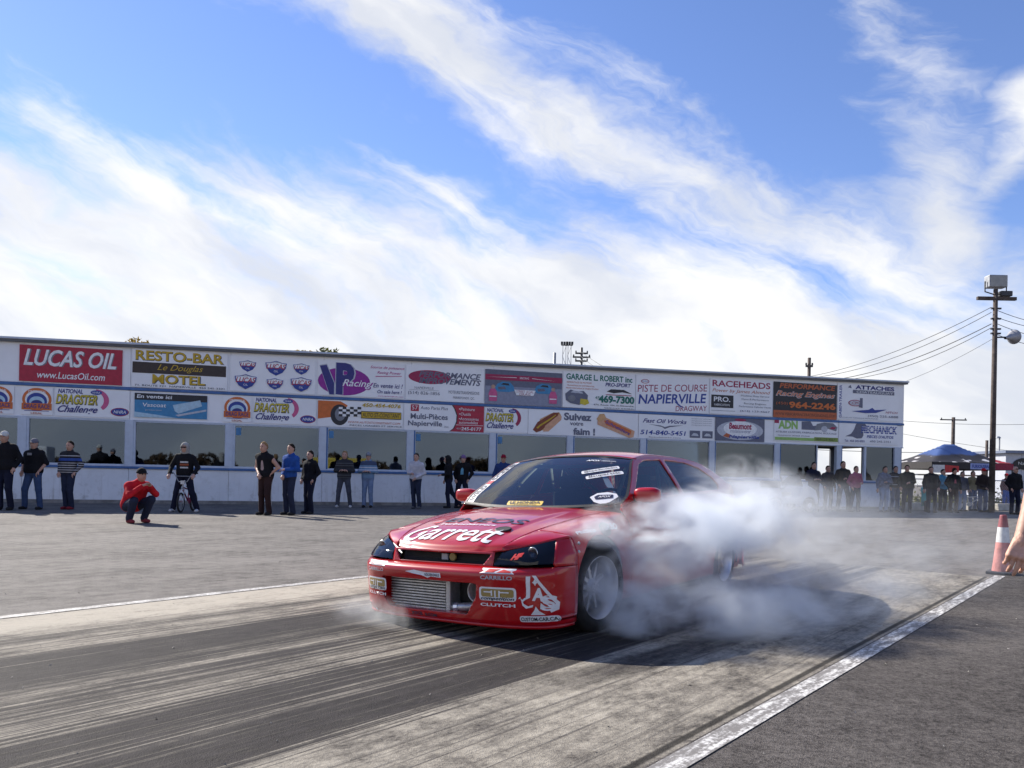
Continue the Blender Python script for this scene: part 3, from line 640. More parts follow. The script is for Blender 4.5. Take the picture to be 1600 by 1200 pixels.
# hood
ZC = itp((-.46, .822), (-.2, .797), (.1, .752), (.4, .690), (.6, .622), (.70, .568))
YH = itp((-.46, .665), (0, .60), (.4, .52), (.64, .455))
XF = lambda y: .706 - .075 * (abs(y) / .46) ** 2.2
XR = lambda y: -.41 - .06 * (abs(y) / .66) ** 2
def hood_z(x, y):
    ax = abs(y); edge = itp((-.45, .47), (.70, .30))(x)
    return ZC(x) - .026 * (ax / .66) ** 2 + .010 * (1 - sst(ax, edge - .03, edge + .03)) - .012
def hood(s, k):   # s 0 rear .. 1 front, k -1..1
    y = k * .55; x = XR(y) + (XF(y) - XR(y)) * s
    y = k * (YH(x) - .004); x = XR(y) + (XF(y) - XR(y)) * s
    z = hood_z(x, y) - .020 * sst(s, .965, 1.0)
    return (x, y, z)
MB().grid(hood, lin(0, .96, 40) + lin(.97, 1, 6), lin(-1, 1, 61), flip=True).build('hood', paint_r, CAR, smooth=True, solid=.012)
# fenders
W = itp((.335, .842), (0, .846), (-2.7, .846), (-3.1, .822), (-3.36, .74))
def poly_curve(P):
    L = [0]
    for a, b in zip(P, P[1:]): L.append(L[-1] + math.dist(a, b))
    L = [l / L[-1] for l in L]; fy = itp(*[(l, p[0]) for l, p in zip(L, P)]); fz = itp(*[(l, p[1]) for l, p in zip(L, P)])
    return lambda q: (fy(q), fz(q))
_c = {}
def fender(x, q):
    k = round(x, 4)
    if k not in _c:
        w_ = W(x); yh = YH(x); zh = hood_z(x, yh)
        _c[k] = poly_curve([(yh, zh), (yh + (w_ - yh) * .5, zh - .012), (w_ - .05, zh - .045), (w_ - .018, zh - .11), (w_, .53), (w_ - .004, .40), (w_ - .03, .22), (w_ - .045, .15)])
    y, z = _c[k](q); return (x, y, z)
ARF = lambda p: math.hypot(p[0] - 0.0, p[2] - .305) - .335
fm = cut_grid(fender, lin(-.475, .335, 46), lin(0, 1, 46), ARF, flip=True)
fm.build('front_fender', paint_r, CAR, smooth=True, solid=.01); mirror(fm).build('front_fender', paint_r, CAR, smooth=True, solid=.01)
YT = itp((.335, .80), (.42, .74), (.5, .655), (.58, .545), (.635, .458)); ZT = itp((.335, .645), (.42, .630), (.5, .606), (.58, .576), (.635, .554))
def fnose(x, q):
    yh = YH(x); zh = hood_z(x, yh); y = yh + (YT(x) - yh) * q; return (x, y, zh + (ZT(x) - zh) * q + .006 * math.sin(math.pi * q))
fn_ = MB().grid(fnose, lin(.335, .635, 24), lin(0, 1, 10), flip=True); fn_.build('fender_nose', paint_r, CAR, smooth=True, solid=.01); mirror(fn_).build('fender_nose', paint_r, CAR, smooth=True, solid=.01)
# head lamps
def lamp(s, k, inset=0.0, bul=.014):
    y0 = .434 + (.792 - .434) * s ** .9; zb = .472 + .012 * s; x0 = FX(y0, zb)
    xt = .632 + (.425 - .632) * s; yt, zt = YT(xt) - .002, ZT(xt) - .004
    b_ = bul * math.sin(math.pi * k) + .01 * math.sin(math.pi * s)
    return (x0 + (xt - x0) * k + b_ - inset, y0 + (yt - y0) * k + b_ * .6 - inset * .5, zb + (zt - zb) * k)
L1 = MB().grid(lamp, lin(0, 1, 26), lin(0, 1, 10)); L2 = MB().grid(lambda s, k: lamp(s, k, .055, .0), lin(.02, .98, 20), lin(.02, .98, 6))
def corner(r, k):   # red corner between the arch and the lamp's outer end
    zt, zb_ = ZT(.335), .466; z = zb_ + (zt - zb_) * k
    lo, hi = 0.0, 1.0
    for _ in range(24):
        m_ = (lo + hi) / 2
        if fender(.335, m_)[2] > z: lo = m_
        else: hi = m_
    a = Vector(fender(.335, lo)); b = Vector(lamp(1.0, k)) if k > .02 else Vector(front(.80, .466))
    if k <= .02: a = Vector((.335, AW(.466) - .001, .466))
    p = a + (b - a) * r; p.y += .012 * math.sin(math.pi * r) * (1 - .6 * k); p.x += .006 * math.sin(math.pi * r); return p
ck = MB().grid(corner, lin(0, 1, 8), lin(0, 1, 16)); ck.build('fender_corner', paint_r, CAR, smooth=True, solid=.01); mirror(ck).build('fender_corner', paint_r, CAR, smooth=True, solid=.01)
hb = mat('lamp_housing', (.035, .035, .037), .4, .2, var=.2)
for sg in (1, -1):
    h = (L1 if sg > 0 else mirror(L1)).build('headlight', lamp_g, CAR, smooth=True)
    (L2 if sg > 0 else mirror(L2)).build('lamp_housing', hb, h, smooth=True)
    for (yy, zz, rr) in ((.655, .548, .036),):
        MB().lathe([(.0, -.03), (rr * .6, -.022), (rr, .004), (rr * 1.06, .0)], 20, Matrix.Translation((FX(yy, .52) - .058, sg * yy, zz)) @ Matrix.Rotation(R_(90), 4, 'Y')).build('reflector', chrome, h, smooth=True)
# doors and rear quarters below the belt
ZB = itp((-.45, .80), (-.7, .862), (-1.6, .885), (-2.6, .905), (-3.25, .905))
YB = itp((-.45, .745), (-.8, .775), (-2.6, .772), (-3.25, .70))
_d = {}
def side(x, q):
    k = round(x, 4)
    if k not in _d:
        w_ = W(x); zb = ZB(x)
        _d[k] = poly_curve([(YB(x), zb), (YB(x) + .022, zb - .03), (w_ - .022, .70), (w_ - .006, .655), (w_ - .012, .625), (w_, .52), (w_ - .004, .40), (w_ - .03, .24), (w_ - .035, .20), (w_ - .05, .145)])
    y, z = _d[k](q); return (x, y, z)
dr = MB().grid(side, lin(-1.62, -.481, 30), lin(0, 1, 34), flip=True)
ARR = lambda p: math.hypot(p[0] + 2.62, p[2] - .30) - .340
qr = cut_grid(side, lin(-3.20, -1.626, 62), lin(0, 1, 40), ARR, flip=True)
for sg in (1, -1):
    d_ = (dr if sg > 0 else mirror(dr)).build('door', paint_r, CAR, smooth=True, solid=.01)
    MB().box(-1.50, -1.30, .835 * sg - .012, .835 * sg + .012, .69, .735).build('door_handle', paint_r, d_, bevel=.008)
    (qr if sg > 0 else mirror(qr)).build('rear_quarter', paint_r, CAR, smooth=True, solid=.01)
# greenhouse
ZR = itp((-.50, .832), (-.78, 1.02), (-1.07, 1.196), (-1.5, 1.243), (-2.0, 1.24), (-2.5, 1.20), (-2.8, 1.115), (-3.05, 1.0), (-3.24, .915))
def YG(z): return .775 - .215 * max(0, (z - .87) / .37) ** 1.12
def gh(x, q):
    z0 = ZB(x); z1 = max(ZR(x), z0 + .004); z = z0 + (z1 - z0) * q
    y = min(YB(x), YG(z)) if z > .87 else YB(x); return (x, y, z)
DW = [(-.655, .882), (-1.09, 1.155), (-1.25, 1.19), (-1.60, 1.205), (-1.645, .905)]
QW = [(-1.71, .912), (-1.675, 1.205), (-2.15, 1.195), (-2.45, 1.15), (-2.66, 1.065), (-2.72, .99), (-2.66, .945)]
sdw = lambda p: min(sd_poly((p[0], p[2]), DW), sd_poly((p[0], p[2]), QW))
gs = cut_grid(gh, lin(-3.22, -.50, 120), lin(0, 1, 26), sdw, flip=True)
def in_(p, d=.010): return (p[0], p[1] - d, p[2])
gd = cut_grid(lambda u, v: in_(gh(u, v)), lin(-1.66, -.62, 44), lin(0, .97, 20), lambda p: sd_poly((p[0], p[2]), DW, .012), True, True)
gq = cut_grid(lambda u, v: in_(gh(u, v)), lin(-2.76, -1.66, 44), lin(0, .97, 20), lambda p: sd_poly((p[0], p[2]), QW, .012), True, True)
for sg in (1, -1):
    a_, b_, c_ = (gs, gd, gq) if sg > 0 else (mirror(gs), mirror(gd), mirror(gq))
    a_.build('pillar_frame', paint_r, CAR, smooth=True, solid=.012); b_.build('door_window', side_g, CAR, smooth=True); c_.build('quarter_window', side_g, CAR, smooth=True)
def roof(x, k):
    z = ZR(x); y = YG(z) + .004; cr = .045 * sst(x, -3.0, -2.3)
    return (x, y * k, z + cr * (1 - abs(k) ** 2.4))
MB().grid(roof, lin(-2.62, -1.075, 40), lin(-1, 1, 33)).build('roof', paint_r, CAR, smooth=True, solid=.012)
def wind(s, q, off=0.0):   # s -1..1 across, q 0 base .. 1 top: the edges run along the screen pillars
    q = max(-.05, min(1.05, q)); xe = -.515 - .560 * q; ze = ZR(xe) - .004; ye = min(YB(xe), YG(ze)) - .006
    xc = -.385 - .687 * q; zc = .80 + (ZR(-1.075) + .044 - .80) * q + .034 * math.sin(math.pi * q); xc += .018 * math.sin(math.pi * q)
    k = abs(s) ** 2.3; return (xc + (xe - xc) * k, ye * s, zc + (ze - zc) * k)
MB().grid(wind, lin(-1, 1, 33), lin(0, 1, 18)).build('windscreen', car_g, CAR, smooth=True)
wf = MB()
bord = [(-1, q) for q in lin(0, 1, 14)] + [(s, 1) for s in lin(-.95, .95, 20)] + [(1, q) for q in lin(1, 0, 14)] + [(s, 0) for s in lin(.95, -.95, 20)]
n = len(bord)
wf.add([tuple(Vector(wind(*p)) + Vector((.003, 0, .004))) for p in bord] + [tuple(Vector(wind(max(-.972, min(.972, p[0])), max(.035, min(.96, p[1])))) + Vector((.003, 0, .004))) for p in bord], [(i, (i + 1) % n, n + (i + 1) % n, n + i) for i in range(n)])
wf.build('windscreen_seal', black_p, CAR)
def hatchg(s, q):
    a_ = Vector((-2.63 - .01 * s * s, YG(ZR(-2.62)) * s * .99, ZR(-2.62) + .03 * (1 - s * s))); b_ = Vector((-3.26 + .04 * s * s, .66 * s, .905)); p = a_ + (b_ - a_) * q
    return (p.x - .03 * math.sin(math.pi * q), p.y, p.z + .035 * math.sin(math.pi * q))
MB().grid(hatchg, lin(-1, 1, 21), lin(0, 1, 12)).build('hatch_glass', side_g, CAR, smooth=True)
def tail(a, z):
    y = a * (.70 + .07 * sst(z, .9, .55)); q = min(1, abs(a)); x = -3.20 - (.15 + .05 * sst(z, .62, .45)) * (1 - q ** 3.4) ** (1 / 3.4)
    return (x - .0, y if z > .55 else a * .80, z)
MB().grid(tail, us[::3] + [1.0], lin(.15, .56, 8), flip=True).build('rear_bumper', paint_r, CAR, smooth=True, solid=.01)
MB().grid(tail, us[::3] + [1.0], lin(.565, .905, 8), flip=True).build('hatch_panel', paint_r, CAR, smooth=True, solid=.01)
tl = mat('tail_lamp_red', (.30, .01, .01), .2, coat=1.0)
for sg in (1, -1):
    MB().grid(lambda a, z: (tail(a, z)[0] - .008, sg * (tail(a, z)[1] + .004), z), lin(.62, .995, 12), lin(.62, .82, 4)).build('tail_light', tl, CAR, smooth=True)
    def sup(cx, cy, cz, a, b, c, e=.7, n=14):
        m = MB(); f = lambda v, p: math.copysign(abs(v) ** p, v)
        m.grid(lambda th, ph: (cx + a * f(math.cos(ph), e) * f(math.cos(th), e), cy + b * f(math.cos(ph), e) * f(math.sin(th), e), cz + c * f(math.sin(ph), e)), lin(-math.pi, math.pi, 2 * n + 1), lin(-math.pi / 2, math.pi / 2, n + 1)); return m
    mr = sup(-.70, .865 * sg, .905, .055, .105, .058, .62).build('wing_mirror', paint_r, CAR, smooth=True)
    MB().tube([(-.68, .74 * sg, .875), (-.70, .80 * sg, .885)], .028, 10).build('mirror_arm', black_p, mr)
    MB().box(-.762, -.756, .865 * sg - .085, .865 * sg + .085, .865, .945).build('mirror_glass', mat('mirror_face', (.6, .62, .65), .05, 1.0, var=0), mr)
# under and inside
ub = MB(); ub.box(-3.15, -.45, -.62, .62, .14, .34); ub.build('floor_pan', dk_int, CAR)
MB().box(-.42, .52, -.50, .50, .16, .50).build('engine_block', dk_int, CAR, bevel=.03)
MB().grid(lambda x, y: (x, y, .80 - .04 * sst(x, -.55, -.45)), lin(-1.0, -.46, 8), lin(-.66, .66, 10)).build('dashboard', mat('dash_grey', (.30, .32, .30), .8, var=.25, vscale=3), CAR, smooth=True, solid=.1)
cage = mat('cage_tube', (.30, .32, .26), .5)
MB().tube([(-.62, .60, .50), (-.72, .60, .88), (-1.16, .48, 1.16), (-1.75, .48, 1.17), (-2.7, .52, .55)], .019, 8).build('cage_bar', cage, CAR, smooth=True)
MB().tube([(-.62, -.60, .50), (-.72, -.60, .88), (-1.16, -.48, 1.16), (-1.75, -.48, 1.17), (-2.7, -.52, .55)], .019, 8).build('cage_bar', cage, CAR, smooth=True)
MB().tube([(-1.75, .60, .35), (-1.75, .48, 1.17), (-1.75, -.48, 1.17), (-1.75, -.60, .35)], .019, 8).build('cage_hoop', cage, CAR, smooth=True)
MB().tube([(-1.76, .50, .5), (-1.76, -.42, 1.14)], .016, 8).build('cage_brace', cage, CAR, smooth=True)
for sg in (1, -1):
    st = MB(); st.box(-1.72, -1.60, sg * .34 - .20, sg * .34 + .20, .36, .96); st.box(-1.64, -1.15, sg * .34 - .21, sg * .34 + .21, .34, .48); sx = st.build('bucket_seat', dk_int, CAR, bevel=.04)
    MB().box(-1.70, -1.60, sg * .34 - .12, sg * .34 + .12, .96, 1.08).build('headrest', dk_int, sx, bevel=.03)
swm = Matrix.Translation((-1.05, .34, .80)) @ Matrix.Rotation(R_(65), 4, 'Y')
MB().lathe([(.165 + .013 * math.cos(k * math.pi / 4), .013 * math.sin(k * math.pi / 4)) for k in range(8)], 28, swm, True).build('steering_wheel', black_p, CAR, smooth=True)
for cx, rr in ((0.0, .36), (-2.62, .348)):
    for sg in (1, -1):
        lw = MB(); a0 = .06
        lw.grid(lambda th, y: (cx + rr * math.cos(th), sg * y, .305 + rr * math.sin(th)), lin(a0 - .35, math.pi + .35 - a0, 24), [.54, .818]); lw.grid(lambda th, r: (cx + r * math.cos(th), sg * .54, .305 + r * math.sin(th)), lin(-.35, math.pi + .35, 24), [0.001, rr])
        lw.build('wheel_well', dk_int, CAR)
# wheels
def wheel(x, sg, gold=False, steer=0.0, R=.305, wd=.115, rr=.205):
    M = Matrix.Translation((x, sg * .725, R)) @ Matrix.Rotation(steer, 4, 'Z') @ Matrix.Rotation(R_(-90 * sg), 4, 'X')
    hub = MB().lathe([(.0, wd * .60), (.035, wd * .60), (.042, wd * .50), (.06, wd * .35), (.065, .0)], 20, M)
    ns = 12 if gold else 9
    for k in range(ns):
        a = 2 * math.pi * k / ns; Mk = M @ Matrix.Rotation(a, 4, 'Z'); hwid = .009 if gold else .011
        hub.add([Mk @ Vector(p) for p in ((.04, -hwid * 1.3, wd * .35), (.04, hwid * 1.3, wd * .35), (rr - .025, hwid, wd * .18), (rr - .025, -hwid, wd * .18), (.04, -hwid * 1.3, wd * .1), (.04, hwid * 1.3, wd * .1), (rr - .03, hwid, wd * -.05), (rr - .03, -hwid, wd * -.05))], [(0, 1, 2, 3), (7, 6, 5, 4), (0, 4, 5, 1), (1, 5, 6, 2), (2, 6, 7, 3), (3, 7, 4, 0)])
    wobj = hub.build('wheel', alloy_g if gold else castm, CAR, smooth=False)
    MB().lathe([(rr - .035, -wd * .8), (rr - .025, wd * .2), (rr - .012, wd * .75), (rr + .006, wd * .97), (rr + .010, wd * 1.02), (rr + .012, wd * .95)], 40, M).build('rim', chrome, wobj, smooth=True)
    prof = [(rr + .004, wd * .92), (rr + .02, wd * 1.08), (rr + .05, wd * 1.12), (R - .03, wd * 1.06), (R - .008, wd * .92), (R, wd * .80), (R, -wd * .80), (R - .008, -wd * .92), (R - .03, -wd * 1.06), (rr + .04, -wd * 1.1), (rr + .004, -wd * .9)]
    MB().lathe(prof, 48, M).build('tyre', rubber, wobj, smooth=True)
    MB().lathe([(.0, -wd * .1), (.11, -wd * .1), (.125, -wd * .2)], 28, M).build('brake_disc', castm, wobj, smooth=True)
    for k in range(4):
        a = k * math.pi / 2 + .4; MB().lathe([(.0, wd * .66), (.008, wd * .66), (.009, wd * .5)], 8, M @ Matrix.Translation((.024 * math.cos(a), .024 * math.sin(a), 0))).build('wheel_nut', chrome, wobj)
for sg in (1, -1):
    wheel(0.0, sg, False, R_(-6)); wheel(-2.62, sg, True, 0.0, .292, .085)
# intercooler, turbo and pipe behind the opening
core = MB().box(.575, .655, -.475, .02, .135, .365).build('intercooler', mat('core_dark', (.03, .03, .032), .6), CAR)
for k in range(11):
    z = .152 + k * .0190; MB().box(.655, .678, -.47, .02, z - .0052, z + .0052).build('cooler_fin', castm, core)
MB().box(.56, .682, .021, .062, .118, .368).build('cooler_tank', castm, core, bevel=.012)
MB().box(.50, .56, -.50, .36, .10, .40).build('radiator', black_p, CAR)
tM = Matrix.Translation((.60, .26, .285)) @ Matrix.Rotation(R_(90), 4, 'Y')
MB().lathe([(.0, -.05), (.045, -.05), (.055, .02), (.066, .05), (.072, .055), (.076, .05), (.076, -.03)], 28, tM).build('turbo_inlet', castm, CAR, smooth=True)
MB().lathe([(.0, .0), (.012, .02), (.016, -.03)], 12, tM).build('turbo_wheel', castm, CAR, smooth=True)
for k in range(9):
    a = 2 * math.pi * k / 9; Mk = tM @ Matrix.Rotation(a, 4, 'Z'); MB().add([Mk @ Vector(p) for p in ((.012, 0, .0), (.045, .006, -.005), (.045, .018, -.03), (.012, .008, -.03))], [(0, 1, 2, 3)]).build('turbo_blade', black_p, CAR)
MB().tube([(.64, .03, .165), (.645, .10, .17), (.64, .17, .175), (.60, .24, .18), (.52, .30, .2)], .030, 12).build('charge_pipe', castm, CAR, smooth=True)
MB().tube([(.643, .085, .168), (.643, .115, .171)], .036, 12).build('pipe_clamp', chrome, CAR)
# hood and fender exhaust holes, body screws
def outlet(c, nrm, a, b):
    q = Vector(nrm).normalized().to_track_quat('Z', 'Y').to_matrix().to_4x4(); M = Matrix.Translation(c) @ q
    o = MB().lathe([(1.0, .004), (1.10, .004), (1.14, -.004)], 24, M @ Matrix.Diagonal((a, b, 1, 1))).build('outlet_ring', black_p, CAR, smooth=True)
    MB().lathe([(1.0, .003), (.95, .0025), (0.0, .0025)], 24, M @ Matrix.Diagonal((a, b, 1, 1))).build('outlet_bore', dk_int, o)
def surf_n(fn, u, v, h=.004):
    p = Vector(fn(u, v)); a = Vector(fn(u + h, v)) - Vector(fn(u - h, v)); b = Vector(fn(u, v + h)) - Vector(fn(u, v - h)); n = a.cross(b).normalized(); return p, n
def up(n): return n if n.z > 0 else -n
hf = lambda y, x: (x, y, hood_z(x, y))
def car_decal(fn, s, a, b, w_, h, m, shear=0.0, bold=0.0, rot=0.0, off=.0035, name='decal_lettering', toward=(1, 0, .5)):
    me, co = text_mesh(s, w_, h, shear, bold)
    if abs(w_ or 0) > .15:      # slice the letters so that they follow the panel
        bm = bmesh.new(); bm.from_mesh(me)
        for ax, ext in ((0, w_), (1, abs(h))):
            k = int(ext / .035)
            for i in range(1, k + 1):
                v = -ext / 2 + ext * i / (k + 1); co_ = [0, 0, 0]; no_ = [0, 0, 0]; co_[ax] = v; no_[ax] = 1
                bmesh.ops.bisect_plane(bm, geom=bm.verts[:] + bm.edges[:] + bm.faces[:], plane_co=co_, plane_no=no_)
        bm.to_mesh(me); bm.free(); co = np.array([tuple(v.co) for v in me.vertices], 'f')
    c, sn = math.cos(rot), math.sin(rot); T = Vector(toward); out = np.empty_like(co)
    for i, (x, y, _) in enumerate(co):
        p, n = surf_n(fn, a + x * c - y * sn, b + x * sn + y * c); n = n if n.dot(T) > 0 else -n; out[i] = p + n * off
    me.vertices.foreach_set('co', out.ravel()); me.materials.clear(); me.materials.append(m); return link(name, me, CAR)
def car_shape(fn, pts, m, off=.0035, name='decal', toward=(1, 0, .5)):
    from mathutils.geometry import tessellate_polygon
    T = Vector(toward); dp = []
    for i in range(len(pts)):
        a, b = pts[i], pts[(i + 1) % len(pts)]; k = max(1, int(math.dist(a, b) / .03)); dp += [(a[0] + (b[0] - a[0]) * q / k, a[1] + (b[1] - a[1]) * q / k) for q in range(k)]
    V = []
    for x, y in dp: p, nn = surf_n(fn, x, y); V.append(p + (nn if nn.dot(T) > 0 else -nn) * off)
    return MB().add(V, tessellate_polygon([[Vector((x, y, 0)) for x, y in dp]])).build(name, m, CAR)
def car_patch(fn, pts, m, off=.0025, name='decal', toward=(1, 0, .5), sub=6):
    """filled sticker outline, fanned from its centre, following the panel"""
    T = Vector(toward); n = len(pts); cx = sum(p[0] for p in pts) / n; cy = sum(p[1] for p in pts) / n
    dp = []
    for i in range(n):
        a, b = pts[i], pts[(i + 1) % n]; k = max(1, int(math.dist(a, b) / .03))
        dp += [(a[0] + (b[0] - a[0]) * q / k, a[1] + (b[1] - a[1]) * q / k) for q in range(k)]
    n = len(dp); V = []
    for r in lin(0, 1, sub):
        for x, y in dp:
            p, nn = surf_n(fn, cx + (x - cx) * r, cy + (y - cy) * r); nn = nn if nn.dot(T) > 0 else -nn; V.append(p + nn * off)
    F = [(i * n + k, i * n + (k + 1) % n, (i + 1) * n + (k + 1) % n, (i + 1) * n + k) for i in range(sub - 1) for k in range(n)]
    return MB().add(V, F).build(name, m, CAR)
def rrect(x0, x1, y0, y1, r): return [(cx + r * math.cos(a), cy + r * math.sin(a)) for cx, cy, a0 in ((x1 - r, y0 + r, -90), (x1 - r, y1 - r, 0), (x0 + r, y1 - r, 90), (x0 + r, y0 + r, 180)) for a in (R_(a0), R_(a0 + 45), R_(a0 + 90))]
# ------------------------------------------------------------------ stickers on the car
bf = lambda y, z: (FX(max(-.838, min(.838, y)), z), y, z)
F_ = (1, 0, .2)
def spade_logo(y0, z0, w_, h):
    L = lambda pts: [(y0 + p * w_, z0 + q * h) for p, q in pts]
    car_shape(bf, L([(.42, 1.0), (.52, 1.0), (.98, .30), (.96, .12), (.82, .05), (.80, .10), (.90, .16), (.91, .28), (.50, .90)]), dec['white'], name='spade_edge', toward=F_)
    car_shape(bf, L([(.26, .98), (.38, .98), (.34, .44), (.20, .38), (.24, .50)]), dec['white'], name='spade_stem', toward=F_)
    car_shape(bf, L([(.0, .40), (.10, .30), (.26, .42), (.20, .44), (.12, .38), (.08, .42), (.12, .24), (.22, .16), (.40, .20), (.42, .26), (.28, .22), (.16, .28), (.06, .46)]), dec['white'], name='spade_scroll', toward=F_)
    car_shape(bf, L([(.34, .0), (.44, .12), (.48, .22), (.56, .10), (.70, .0)]), dec['white'], name='spade_foot', toward=F_)
    car_shape(bf, L([(.46, .86), (.49, .92), (.52, .86), (.56, .83), (.52, .80), (.49, .74), (.46, .80), (.42, .83)]), dec['white'], name='spade_star', toward=F_, off=.004)
    car_decal(bf, 'A', y0 + .56 * w_, z0 + .52 * h, .30 * w_, .34 * h, dec['white'], 0, .05, -.1, toward=F_)
    car_decal(bf, 'S', y0 + .77 * w_, z0 + .30 * h, .34 * w_, .40 * h, dec['white'], 0, .06, -.1, toward=F_)
for sg in (1, -1):
    yc = .487 * sg if sg > 0 else -.575; k = 1.0 if sg > 0 else .95
    car_patch(bf, [(yc - .115 * k, .423), (yc + .115 * k, .423), (yc + .118 * k, .452), (yc - .112 * k, .452)], dec['white'], name='plate_sticker', toward=F_)
    car_patch(bf, [(yc - .08 * k, .429), (yc - .02 * k, .429), (yc + .02 * k, .447), (yc - .06 * k, .447)], dec['red'], off=.004, name='plate_flash', toward=F_)
    car_patch(bf, [(yc + .0 * k, .429), (yc + .09 * k, .429), (yc + .10 * k, .436), (yc + .04 * k, .447)], dec['red'], off=.004, name='plate_flash', toward=F_)
    car_decal(bf, 'CARRILLO', yc, .398, .215 * k, .024, dec['grey'], 0, .03, toward=F_)
    car_patch(bf, rrect(yc - .125 * k, yc + .125 * k, .252, .338, .018), dec['white'], name='plate_sticker', toward=F_)
    car_patch(bf, rrect(yc - .110 * k, yc + .110 * k, .276, .327, .012), dec['gold'], off=.0042, name='plate_field', toward=F_)
    car_patch(bf, rect(yc - .040 * k, yc - .030 * k, .284, .318), dec['white'], off=.006, name='plate_bar', toward=F_); car_patch(bf, rect(yc + .012 * k, yc + .022 * k, .276, .318), dec['white'], off=.006, name='plate_bar', toward=F_); car_patch(bf, rect(yc - .015 * k, yc - .006 * k, .276, .318), dec['white'], off=.006, name='plate_bar', toward=F_)
    car_patch(bf, rect(yc - .09 * k, yc - .04 * k, .303, .311), dec['white'], off=.006, name='plate_bar', toward=F_); car_patch(bf, rect(yc + .022 * k, yc + .08 * k, .303, .311), dec['white'], off=.006, name='plate_bar', toward=F_)
    car_decal(bf, 'competition', yc, .264, .225 * k, .026, dec['black'], .3, .02, off=.006, toward=F_)
    car_decal(bf, 'CLUTCH', yc, .226, .235 * k, .020, dec['white'], 0, .03, toward=F_)
spade_logo(.622, .172, .20, .245)
car_patch(bf, rrect(.625, .815, .126, .164, .012), dec['white'], name='web_sticker', toward=F_); car_decal(bf, 'CUSTOM-CAR.CA', .72, .145, .175, .024, dec['black'], 0, .02, off=.005, toward=F_)
car_shape(bf, [(-.25, .402), (-.17, .415), (-.06, .404), (.06, .406), (.065, .376), (-.02, .380), (-.05, .370), (-.10, .384), (-.18, .392)], dec['white'], name='eagle_sticker', toward=F_)
car_decal(bf, 'GOLDEN EAGLE', -.01, .391, .125, .017, dec['navy'], 0, .02, off=.005, toward=F_)
car_decal(bf, 'XTCE', -.175, .122, .10, .022, dec['navy'], 0, .04, toward=F_); car_decal(bf, "'", -.115, .124, .02, .022, dec['red'], 0, .05, toward=F_); car_decal(bf, 'S.COM', -.05, .120, .10, .021, dec['navy'], 0, .04, toward=F_)
U_ = (0, 0, 1); hm = lambda y, q: hf(y, -q)      # text up runs towards the windscreen
car_decal(hm, 'Garrett', -.05, -.500, .80, .25, dec['white'], .25, .012, toward=U_, off=.004)
car_decal(hm, 'Turbochargers', -.05, -.345, .50, .045, dec['white'], .15, .02, toward=U_, off=.004)
car_decal(hm, 'ENEOS', .02, -.215, .68, .125, dec['navy'], .05, .015, toward=U_, off=.004); car_patch(hm, [(-.46, -.26), (-.37, -.20), (-.37, -.27)], dec['red'], name='decal_wing', toward=U_, off=.004)
p, n = surf_n(hf, .30, .40); outlet(p, up(n), .052, .045)
def lampd(a, b): return lamp(a, b)
car_decal(lampd, 'HF', .33, .48, .19, .36, dec['red'], .2, .08, off=.003, toward=(1, .6, .2), name='lamp_lettering')
fs = lambda a, b: fender(-a, b)
p, n = surf_n(fender, -.10, .30); outlet(p, n if n.y > 0 else -n, .060, .046)
FL_ = (0, 1, .4)
fside_ = lambda a, b: (lambda x, z: (x, W(x) + .0 - .06 * sst(z, .58, .72), z))(-a, b)
ftop = lambda a, b: fender(-a, .40 - b)
car_decal(ftop, 'Phillico', -.14, .10, .22, .045, dec['white'], .2, .03, toward=FL_)
car_decal(ftop, 'TURBO', .16, .12, .22, .06, dec['white'], 0, .03, toward=FL_)
dside = lambda a, b: side(-a, b)
car_decal(dside, 'TURBO', .80, .46, .26, -.06, dec['grey'], 0, .02, toward=(0, 1, 0)); car_decal(dside, 'BORLA', .78, .62, .20, -.05, dec['grey'], 0, .02, toward=(0, 1, 0))
for z in (.60, .545):
    for sg in (1, -1):
        MB().lathe([(0, .006), (.008, .005), (.012, .0), (.012, -.004)], 10, Matrix.Translation((.31, sg * (W(.31) - .004), z)) @ Matrix.Rotation(R_(-90 * sg), 4, 'X')).build('body_screw', castm, CAR)
for k, (y, z) in enumerate(((.81, .135), (-.80, .125), (-.62, .10))):
    p, n = surf_n(bf, y, z); n = n if n.x > 0 or n.y * y > 0 else -n
    MB().lathe([(0, .005), (.010, .004), (.012, -.002)], 8, Matrix.Translation(p) @ n.to_track_quat('Z', 'Y').to_matrix().to_4x4()).build('bumper_fastener', castm, CAR)
wm = lambda a, b: wind(a / .66, b / .82)      # metric-ish windscreen coordinates
W_ = (1, 0, .8)
def wtext(s, x, y, w_, h, m, **k): return car_decal(wm, s, x, y, w_, h, m, toward=W_, name='windscreen_lettering', **k)
car_patch(wm, [(-.635, .03), (-.565, .03), (-.575, .76), (-.64, .76)], dec['white'], name='windscreen_strip', toward=W_, sub=4)
wtext('WILD', -.603, .18, .26, .045, dec['black'], rot=R_(90), bold=.03, off=.0055); wtext('SCENE', -.606, .57, .32, .045, dec['black'], rot=R_(90), bold=.03, off=.0055); car_patch(wm, rect(-.63, -.575, .335, .395), dec['red'], off=.0055, name='strip_mark', toward=W_, sub=3)
wtext('APOX', .29, .70, .14, .030, dec['white'], bold=.03, shear=.2); wtext('MEDIA.com', .44, .695, .14, .022, dec['white'])
for (s, x, y, w_, r) in (('@lapedansledos', .405, .53, .30, .38), ('#superstar', .455, .45, .28, .40)):
    c, q = math.cos(r), math.sin(r); car_patch(wm, [(x + px * c - py * q, y + px * q + py * c) for px, py in rrect(-w_ / 2 - .012, w_ / 2 + .012, -.024, .024, .012)], dec['white'], name='windscreen_sticker', toward=W_, sub=4)
    wtext(s, x, y, w_ * .95, .034, dec['black'], rot=r, bold=.01, off=.006)
